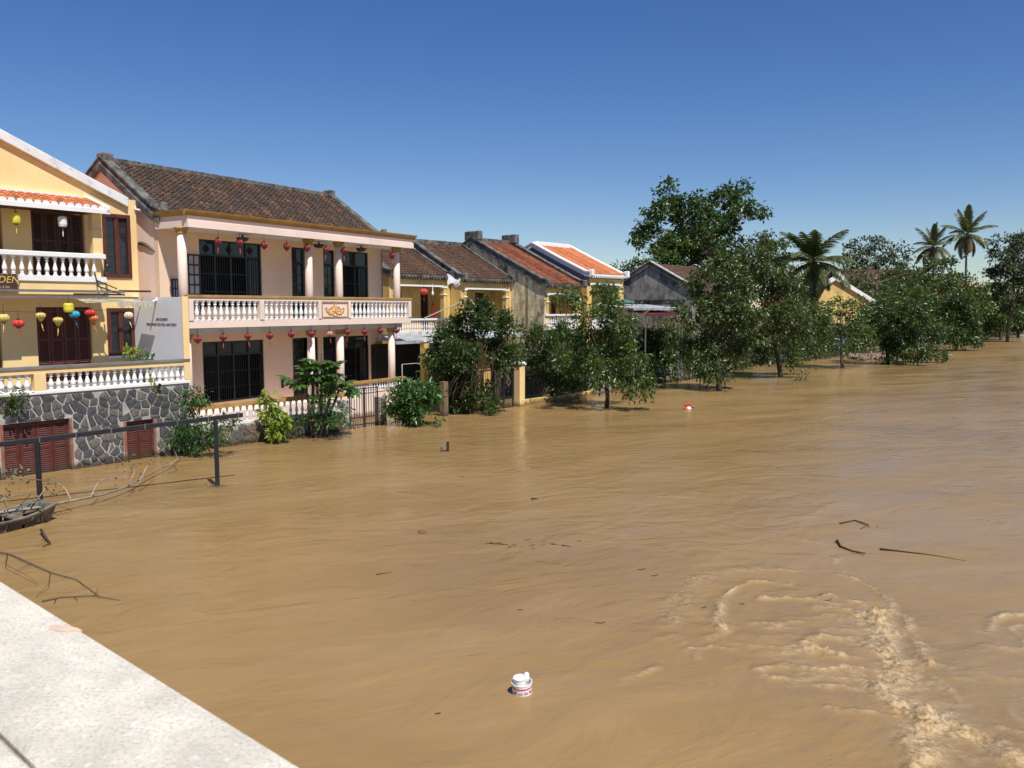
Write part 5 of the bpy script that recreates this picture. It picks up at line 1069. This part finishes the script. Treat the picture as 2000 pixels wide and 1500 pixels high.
shrub("garden_shrub", "big rounded green shrub in the water right of the iron gate", [(800, 760, 40, 22), (780, 785, 36, 26), (820, 780, 38, 28), (800, 805, 46, 16), (840, 770, 22, 26), (765, 800, 24, 16), (790, 815, 40, 10), (825, 812, 34, 12)], 35.0, .24, 2.4, l_glossy, .3, .2, base=wat(800, 822), sub=.24)
shrub("creeping_weeds", "flattened weeds and vines at the foot of the stone fence below the papaya", [(600, 815, 34, 10), (640, 825, 36, 10), (570, 835, 26, 8), (665, 805, 22, 14), (630, 790, 26, 16), (680, 830, 10, 6), (500, 857, 24, 6), (450, 868, 30, 7)], 31.4, .17, 1.5, l_glossy, .3, .1, base=wat(610, 845), sub=.16)
shrub("climbing_vine", "pale green vine spilling over the terrace wall of the yellow house", [(293, 745, 12, 10), (298, 765, 12, 14), (296, 785, 10, 10), (285, 735, 8, 6)], FA.w(3.0, -.15).y, .12, 1.8, l_bright, .5, .6, base=FA.w(2.9, -.15), sub=.09, zb=2.45)
shrub("terrace_creeper", "thin creeper hanging over the left end of the stone wall", [(10, 775, 22, 10), (35, 785, 20, 10), (15, 800, 16, 8), (50, 768, 12, 6)], FA.w(-1.6, -.15).y, .11, 1.0, l_mid, .5, .6, base=FA.w(-1.6, -.15), sub=.12, zb=2.45)
shrub("potted_shrub", "leafy pot plant on the terrace before the pale lettered wall", [(262, 688, 22, 9), (268, 697, 16, 8), (250, 682, 10, 5)], FA.w(3.0, 1.0).y, .14, 1.3, l_bright, .4, .2, base=FA.w(3.0, 1.0), sub=.12, zb=2.45)
cx_, cz_ = FA.hit(290, 690, .9); cp = empty("cactus", FA.w(cx_, .9, 2.44), FA.rz, label="small prickly pear cactus on the terrace beside the leafy pot plant", cat="cactus")
MB().lathe([(.1, 0), (.14, .25), (.15, .27)], 10).build("pot", m_brick, cp)
for dx, dz_, r_, rot in ((0, .4, .11, 0), (.08, .6, .09, .5), (-.1, .58, .09, -.5), (.16, .78, .07, .7), (-.04, .8, .07, -.1)):
    o = MB().lathe([(r_ * math.sin(t), -r_ * 1.3 * math.cos(t)) for t in np.linspace(.05, 3.09, 8)], 8).build("cactus_pad", l_glossy, cp, (dx, 0, dz_ + .15)); o.scale = (1, .3, 1); o.rotation_euler = (0, rot, 0)
# papaya tree
def papaya_leaf():
    mb = MB(); n = 9; c = (0, 0, 0)
    for k in range(n):
        a = math.radians(-140 + 280 * k / (n - 1)); L = .42 * (1 - .28 * abs(k - 4) / 4); d = (math.sin(a), math.cos(a)); nrm = (d[1], -d[0]); z = -.16
        pts = [(0, 0, 0)]
        for t, w in ((.35, .045), (.5, .10), (.62, .05), (.8, .07), (1, 0)): pts.append((d[0] * L * t + nrm[0] * w, d[1] * L * t + nrm[1] * w, z * t * t))
        for t, w in ((.8, .07), (.62, .05), (.5, .10), (.35, .045)): pts.append((d[0] * L * t - nrm[0] * w, d[1] * L * t - nrm[1] * w, z * t * t - .012))
        mb.add(pts, [tuple(range(len(pts)))])
    return mesh_of(mb, "papaya_leaf", l_glossy)
Yp = 31.6; b = at(622, 835, Yp); pt = empty("papaya_tree", (b.x, b.y, 0), 0, label="papaya tree with large lobed leaves and pale stems before the pink house", cat="tree")
mi = -Vector((b.x, b.y, 0)); tm = MB(); heads = [(614, 725), (650, 745), (590, 745), (630, 715), (662, 765)]
for i, (px, py) in enumerate(heads): limb(tm, (0.1 * (i - 2), 0, -.5), at(px, py, Yp) + mi, .085, .05, .06, 7, 7)
limb(tm, at(628, 745, Yp) + mi, at(628, 690, Yp - .2) + mi, .04, .015, .05, 5, 5)
pl = papaya_leaf()
for i, (px, py) in enumerate(heads):
    h = at(px, py, Yp) + mi; k = 11 if i != 4 else 7
    for j in range(k):
        az = 2 * math.pi * j / k + R.uniform(-.3, .3); r_ = R.uniform(.35, .62); q = h + Vector((math.cos(az) * r_, math.sin(az) * r_ * .8, R.uniform(-.12, .32)))
        tm.tube([h, h.lerp(q, .5) + Vector((0, 0, .08)), q], [.012, .009, .007], 4, cap=False)
        inst(pl, pt, q, (R.uniform(-.3, .6) , R.uniform(-.5, .5), az - math.pi / 2), (R.uniform(.8, 1.15),) * 3, name="leaf")
tm.build("trunk", m_bark, pt, smooth=True)

# ------------------------------------------------------------------ things in the water
ra_ = wat(425, 950); rb_ = wat(79, 988)
mf = empty("metal_railing", (ra_.x, ra_.y, 0), 0, label="black metal rail on two posts standing in the brown water at left", cat="railing")
pe = at(474, 810, ra_.y + .55); pl_ = at(70, 859, rb_.y); dirv = (pe - pl_).normalized(); ext = pl_ - dirv * 3
o_ = Vector((ra_.x, ra_.y, 0))
def bar3(a, b, w, h, name, mat, parent):
    a = Vector(a); b = Vector(b); d = (b - a).normalized(); s_ = d.cross(Vector((0, 0, 1))).normalized() if abs(d.z) < .95 else Vector((1, 0, 0)); u_ = s_.cross(d)
    vs = [p + s_ * (i * w / 2) + u_ * (j * h / 2) for p in (a, b) for i, j in ((-1, -1), (1, -1), (1, 1), (-1, 1))]
    return MB().add(vs, [(0, 1, 2, 3), (7, 6, 5, 4), (0, 4, 5, 1), (1, 5, 6, 2), (2, 6, 7, 3), (3, 7, 4, 0)]).build(name, mat, parent, bevel=.006)
bar3(ext - o_, pe - o_, .07, .12, "top_rail", m_iron, mf)
zt = at(414, 818, ra_.y).z; bar3((0, 0, -1), (0, 0, zt - .05), .1, .1, "post", m_iron, mf)
bar3(Vector((rb_.x, rb_.y, -1)) - o_, Vector((rb_.x, rb_.y, pl_.z - .06)) - o_, .1, .1, "post", m_iron, mf)
for i in range(7): p = pl_.lerp(pe, .02 + i * .16) - o_; MB().box(p.x - .012, p.x + .012, p.y - .05, p.y + .05, p.z - .07, p.z + .07).build("clamp", m_gm, mf)
# litter caught at the post
lt = MB()
for i in range(60):
    a = R.uniform(0, 6.28); r_ = R.uniform(.05, .45); p = Vector((ra_.x + r_ * math.cos(a) - .1, ra_.y + r_ * .6 * math.sin(a), R.uniform(.0, .05))); q = p + Vector((R.uniform(-.25, .25), R.uniform(-.15, .15), R.uniform(-.03, .05))); lt.tube([p, q], .006, 3)
tag(lt.build("reed_litter", l_dry), "tangle of dry reeds caught round the right post of the metal frame", "debris", kind="stuff")
def fallen(label, main, side, mat, z=.15, r=.035, leafy=(), name="floating_branch", lm=None):
    b = wat(*main[0]); e = empty(name, (b.x, b.y, 0), 0, label=label, cat="branch", group="branches in the water"); mi = -Vector((b.x, b.y, 0)); mb = MB()
    zz = lambda t: z * (1 - .6 * t)
    pts = [wat(px, py, zz(i / max(1, len(main) - 1))) + mi for i, (px, py) in enumerate(main)]; mb.tube(pts, [r * (1 - .8 * i / (len(pts) - 1)) + .004 for i in range(len(pts))], 6)
    for s_ in side:
        p = [wat(px, py, z + zo) + mi for px, py, zo in s_]; mb.tube(p, [r * .4 * (1 - .7 * i / (len(p) - 1)) + .003 for i in range(len(p))], 5)
    mb.build("branch", mat, e, smooth=True)
    P = []
    for px, py, zo, n in leafy:
        c = np.array(wat(px, py, z + zo) + mi); P.append(c + G.normal(size=(n, 3)) * .12)
    if P: P = np.concatenate(P); P[:, 2] = np.maximum(P[:, 2], .01); leaves_mesh(P, G.normal(size=P.shape), .11, .5, "leaves", lm or l_dry, e)
    return e
m_twig = M("grey_twig_bark", (.34, .28, .22), .9, .2, 8, .3, 30)
l_grey = leafmat("grey_green_leaf", (.07, .08, .04), (.17, .18, .09), .7, .2)
fallen("long pale broken branch with curled leaves lying over the wooden boat", [(-60, 1012), (0, 1001), (70, 992), (140, 978), (200, 966), (250, 950), (290, 927), (330, 908), (352, 892)],
       [[(140, 978, 0), (128, 955, .25), (112, 942, .4)], [(178, 968, 0), (192, 942, .2), (210, 934, .35), (250, 930, .4)], [(250, 950, 0), (262, 925, .3), (262, 905, .5)], [(272, 942, 0), (285, 915, .3), (300, 895, .45)], [(60, 993, 0), (85, 960, .4), (95, 940, .6), (20, 930, .8)], [(30, 998, 0), (60, 965, .3), (25, 968, .4), (0, 975, .4)], [(330, 908, 0), (348, 896, .1), (340, 880, .2)]],
       m_barkp, .3, .04, [(15, 922, .8, 26), (45, 930, .7, 22), (105, 948, .5, 26), (12, 970, .4, 18), (75, 985, .2, 14), (255, 907, .5, 12), (262, 925, .3, 8), (230, 932, .4, 6), (300, 895, .45, 4)], lm=l_grey)
fallen("forked thin grey twig half sunk beside the white parapet", [(-20, 1075), (20, 1082), (60, 1100), (100, 1118), (150, 1132), (195, 1165)], [[(15, 1080, 0), (10, 1102, .05), (55, 1125, .05), (75, 1140, 0)], [(98, 1118, 0), (95, 1140, .05), (70, 1165, 0)], [(60, 1100, 0), (30, 1115, 0)]], m_twig, .04, .012)
fallen("slim twig stub in the shallows above the parapet edge", [(82, 1174), (120, 1166), (182, 1163), (235, 1172)], [[(110, 1168, 0), (105, 1178, 0)], [(182, 1163, 0), (193, 1148, .04)], [(145, 1165, 0), (152, 1172, 0)]], m_twig, .03, .010)
fallen("short forked stick poking out below the boat", [(80, 1035), (90, 1050), (98, 1060), (83, 1068)], [[(90, 1050, 0), (80, 1056, 0)]], m_bark, .08, .03)
fallen("dark crooked stick floating above the whirlpool", [(1635, 1055), (1642, 1067), (1665, 1076), (1690, 1080)], [[(1665, 1076, 0), (1688, 1084, 0)], [(1635, 1055, 0), (1630, 1058, 0)]], m_barkd, .03, .022)
fallen("long thin straight stick floating right of the crooked stick", [(1718, 1072), (1770, 1078), (1820, 1084), (1888, 1096)], [], m_barkd, .02, .018)
fallen("small dark twig tangle floating above the crooked stick", [(1640, 1022), (1670, 1016), (1697, 1025), (1680, 1033)], [[(1670, 1016, 0), (1700, 1030, 0)]], m_barkd, .01, .012)
fallen("short black plank fragment drifting in midstream", [(1038, 974), (1051, 974)], [], m_barkd, .02, .03)
for i, (px, py, lb) in enumerate([(965, 1061, "leftmost dark twig in the foam streak in midstream"), (983, 1062, "dark twig in the midstream foam streak, second from left"), (1085, 1063, "curved dark twig at the middle of the foam streak"), (1105, 1065, "longest dark twig of the midstream foam streak")]):
    fallen(lb, [(px - 8, py), (px, py + 1), (px + 10, py + 2)], [], m_barkd, .015, .012)
fallen("small dark twig near the lower left midstream", [(735, 1122), (766, 1118)], [], m_barkd, .01, .01)
lt = MB()
for i in range(24):
    p = wat(R.gauss(1030, 60) if i < 12 else R.uniform(700, 1900), R.gauss(1062, 5) if i < 12 else R.uniform(900, 1400), .008); a_ = R.uniform(-.5, .5); L_ = R.uniform(.03, .10)
    lt.tube([p, p + Vector((math.cos(a_) * L_, math.sin(a_) * L_, .004)), p + Vector((math.cos(a_) * L_ * 1.8, math.sin(a_ + .5) * L_ * 2, 0))], .006, 4)
tag(lt.build("floating_litter", m_barkd), "specks of dark twig litter drifting on the brown water", kind="stuff")
# wooden boat end
bt_ = wat(96, 1012); bl_ = wat(-40, 1040); bd = (bl_ - bt_); bd.z = 0; bd.normalize()
bo = empty("wooden_boat", (bt_.x, bt_.y, 0), math.atan2(bd.y, bd.x), label="weathered wooden boat end poking in at the left edge under the branch", cat="boat")
m_boat = M("weathered_boat_wood", (.22, .18, .14), .8, .3, 4, .4, 20, [((.08, .06, .05), (2, 8, 8), .45, .65, .7)])
L_ = 4.2
def hull(t, w=0.0): k = min(1, t / 1.2); return (.38 + .22 * math.sin(k * math.pi / 2)) - w, .24 + .16 * (1 - k) ** 2
for s_ in (-1, 1):
    mb = MB(); ts = np.linspace(0, L_, 12)
    for j, (t0, t1) in enumerate(zip(ts[:-1], ts[1:])):
        (w0, h0), (w1, h1) = hull(t0), hull(t1)
        mb.add([(t0, s_ * w0, h0), (t1, s_ * w1, h1), (t1 + .05, s_ * w1 * .7, -.2), (t0 + .2, s_ * w0 * .7, -.2), (t0, s_ * (w0 - .04), h0), (t1, s_ * (w1 - .04), h1), (t1 + .05, s_ * (w1 * .7 - .04), -.2), (t0 + .2, s_ * (w0 * .7 - .04), -.2)], [(0, 1, 2, 3), (4, 7, 6, 5), (0, 4, 5, 1)])
    mb.build("side_plank", m_boat, bo); MB().tube([(t, s_ * hull(t)[0], hull(t)[1] + .01) for t in ts], .03, 5).build("gunwale", m_boat, bo)
MB().add([(0, -.38, .4), (0, .38, .4), (.2, .27, -.2), (.2, -.27, -.2), (.05, -.36, .4), (.05, .36, .4), (.25, .25, -.2), (.25, -.25, -.2)], [(0, 1, 2, 3), (4, 7, 6, 5), (0, 4, 5, 1)]).build("end_board", m_boat, bo)
MB().box(.2, L_, -.35, .35, .0, .03).build("bottom_boards", m_room, bo); MB().box(.7, .95, -.5, .5, .2, .235).build("thwart", m_boat, bo)
MB().tube([(0.1, .3, .42), (.35, .1, .46), (.7, -.2, .36)], .012, 5).build("rope", m_corrg, bo)
# plastic tub
tbp = wat(1020, 1352); tub = empty("plastic_tub", (tbp.x, tbp.y, 0), .4, label="white plastic tub with pink stripe bobbing with a smaller cup inside", cat="tub"); tub.rotation_euler = (.06, -.07, .4)
m_pl = M("white_plastic", (.85, .83, .82), .35, .03, bump=0); m_pk = M("pink_print", (.62, .05, .18), .4, .05, bump=0)
MB().lathe([(.125, -.08), (.132, .14), (.137, .145), (.137, .155), (.128, .155), (.12, .02), (.001, .02)], 28).build("tub_wall", m_pl, tub, smooth=False)
MB().lathe([(.1338, .095), (.1345, .112)], 28, cap=False).build("pink_band", m_pk, tub)
mb = MB()
for i in range(26):
    a = -2.9 + i * .115; 
    if i % 5 == 4: continue
    h_ = R.uniform(.018, .04); z_ = .035; 
    for dx in (0, .02): mb.box(-.003, .003, -.001, .001, 0, h_ * (1 if dx == 0 else .6)); vs = mb.v[-8:]; mb.v[-8:] = [((.1335) * math.cos(a + dx) + v[0] * math.sin(a) * 1.0, (.1335) * math.sin(a + dx) - v[0] * math.cos(a), v[2] + z_) for v in vs]
mb.build("tub_print", m_pk, tub)
MB().lathe([(.075, .02), (.08, .21), (.086, .215), (.086, .225), (.001, .222)], 20, (-.03, -.01, 0)).build("inner_cup", m_pl, tub)
MB().lathe([(.001, 0), (.03, .005), (.035, .03), (.035, .10), (.025, .125), (.001, .13)], 14, (.065, -.015, .14)).build("cup_handle", m_pl, tub, smooth=True)
# red and white float, black stub, coconut
p = wat(1345, 799); e = empty("floating_toy", (p.x, p.y, 0), 0, label="small red and white object floating before the street trees", cat="float")
MB().lathe([(.001, -.1), (.12, -.05), (.14, .05), (.08, .12), (.001, .14)], 10).build("float_body", m_pl, e); MB().box(-.22, .12, -.05, .05, .1, .24).build("float_top", M("bright_red_plastic", (.55, .04, .02), .5, bump=0), e); MB().tube([(.05, 0, .15), (.26, 0, .1)], .05, 6).build("float_tail", lor, e)
p = wat(868, 882); e = empty("submerged_bracket", (p.x, p.y, 0), .3, label="black post stub with bent arm sticking out of the water in midstream", cat="post")
MB().box(.08, .16, -.04, .04, -.5, .34).build("stub", m_iron, e); MB().tube([(.1, 0, .22), (-.1, 0, .16), (-.12, 0, -.1)], .03, 5).build("arm", m_gm, e)
MB().tube([(-.16, 0, .02), (.1, 0, .06)], .02, 5).build("brace", m_iron, e)
p = wat(825, 1041); e = MB().lathe([(.001, -.06), (.06, -.04), (.085, .02), (.06, .07), (.001, .09)], 10).build("coconut", M("brown_husk", (.2, .075, .035), .8, bump=0), None, (p.x, p.y, 0)); e.scale = (1.2, .9, .8); tag(e, "small brown coconut husk floating in midstream", "coconut")
# tree props and tarpaulins
b = wat(1407, 762); e = empty("tree_prop", (b.x, b.y, 0), 0, label="thin pole frame propping the wide dark street tree", cat="prop"); mi = -Vector((b.x, b.y, 0))
for (ax, ay, bx, by) in ((1367, 762, 1367, 740), (1418, 762, 1412, 735), (1372, 762, 1396, 738)): bar3(wat(ax, ay, -.3) + mi, at(bx, by, b.y - .3) + mi, .05, .05, "prop_pole", m_barkd, e)
bar3(at(1366, 741, b.y - .25) + mi, at(1414, 738, b.y - .25) + mi, .04, .04, "prop_bar", m_barkd, e)
m_blue = M("blue_tarpaulin", (.12, .32, .62), .6, .2, 4, .3, 12, dist=.05)
for i, (px, p0, p1, w, lb) in enumerate(((1582, 658, 694, 8, "blue tarpaulin strip hanging behind the leaning tree"), (1640, 656, 688, 9, "blue tarpaulin strip tied behind the thin sapling"), (1538, 672, 692, 5, "small blue plastic scrap low between the tree stems"))):
    Y = 84; a = at(px, p0, Y); c = at(px, p1, Y); n = 9; vs = []; s_ = Y / F
    for k in range(n):
        t = k / (n - 1); ww = w * s_ * (.5 + .6 * math.sin(t * 5 + i)) * .8 + .1
        for j in range(5): vs.append((a.x + (j - 2) / 2 * ww + .2 * math.sin(t * 4 + i), Y + .12 * math.sin(j * 2.2 + k), a.z + (c.z - a.z) * t))
    tag(MB().add(vs, [(k * 5 + j, k * 5 + j + 1, (k + 1) * 5 + j + 1, (k + 1) * 5 + j) for k in range(n - 1) for j in range(4)]).build("blue_tarpaulin", m_blue), lb, "tarpaulin")
# debris bank
dbm = MB(); rr = random.Random(4)
for i in range(260):
    p = wat(rr.uniform(1660, 1740), rr.uniform(692, 700), rr.uniform(0, .35)); s_ = rr.uniform(.05, .28); dbm.box(p.x - s_, p.x + s_, p.y - s_ * .6, p.y + s_ * .6, p.z - .1, p.z + s_ * .4)
tag(dbm.build("rubble", M("rubble_mix", (.30, .22, .16), .95, .6, 3, .5, 10, [((.7, .68, .65), (4, 4, 4), .58, .66, .9), ((.4, .12, .06), (3, 3, 3), .6, .68, .9)])), "bank of rubble and litter behind the thin sapling", "debris", kind="stuff")

# ------------------------------------------------------------------ bridge with granite parapet under the camera
def granite():
    m = bpy.data.materials.new("pale_granite"); m.use_nodes = True; nt = m.node_tree; b = nt.nodes["Principled BSDF"]
    pos = nt.nodes.new("ShaderNodeNewGeometry").outputs["Position"]
    c = _mix(nt, _ramp(nt, _noise(nt, pos, 9, 5), .38, .62), (.57, .52, .42), (.74, .68, .555))
    c = _mix(nt, _math(nt, 'MULTIPLY', _ramp(nt, _noise(nt, pos, 210, 3, .6), .52, .62), .5), c, (.27, .255, .25))
    c = _mix(nt, _math(nt, 'MULTIPLY', _ramp(nt, _noise(nt, pos, 60, 3, .6), .58, .7), .35), c, (.42, .40, .40))
    c = _mix(nt, _math(nt, 'MULTIPLY', _ramp(nt, _noise(nt, pos, 95, 2, .5), .60, .72), .5), c, (.82, .80, .74))
    nt.links.new(c, b.inputs["Base Color"]); b.inputs["Roughness"].default_value = .7
    bn = nt.nodes.new("ShaderNodeBump"); bn.inputs["Strength"].default_value = .5; bn.inputs["Distance"].default_value = .004
    nt.links.new(_noise(nt, pos, 120, 4, .7), bn.inputs["Height"]); nt.links.new(bn.outputs[0], b.inputs["Normal"]); return m
m_gran = granite()
e0 = wat(0, 1130, 4.5); e1 = wat(600, 1500, 4.5); bdv = (e1 - e0).normalized(); rz = math.atan2(bdv.y, bdv.x)
br = empty("bridge", (e0.x, e0.y, 0), rz, label="pale granite bridge parapet in the lower left corner", cat="bridge")
br['kind'] = "thing"
MB().box(-9, 9, -.19, 0, 4.40, 4.5).build("coping", m_gran, br, bevel=.006)
MB().box(-9, 9, -.36, -.193, 4.40, 4.497).build("coping", m_gran, br, bevel=.006)
MB().box(-9, 9, -.34, -.02, 3.4, 4.397).build("parapet_wall", m_gran, br)
MB().box(-9, 9, -5, .1, 2.9, 3.397).build("bridge_deck", m_gran, br)
m_clay = M("clay_smear", (.66, .46, .34), .9, .2, 30, .1, 60)
q = wat(125, 1228, 4.501) - Vector((e0.x, e0.y, 0)); lx = q.x * math.cos(-rz) - q.y * math.sin(-rz); lyy = q.x * math.sin(-rz) + q.y * math.cos(-rz)
MB().prism([(lx + .028 * math.cos(t) * (1 + .25 * math.sin(3 * t)), lyy + .010 * math.sin(t) + .012 * math.cos(t)) for t in np.linspace(0, 6.0, 18)], 4.5005, 4.5015, 'z').build("clay_smear", m_clay, br)
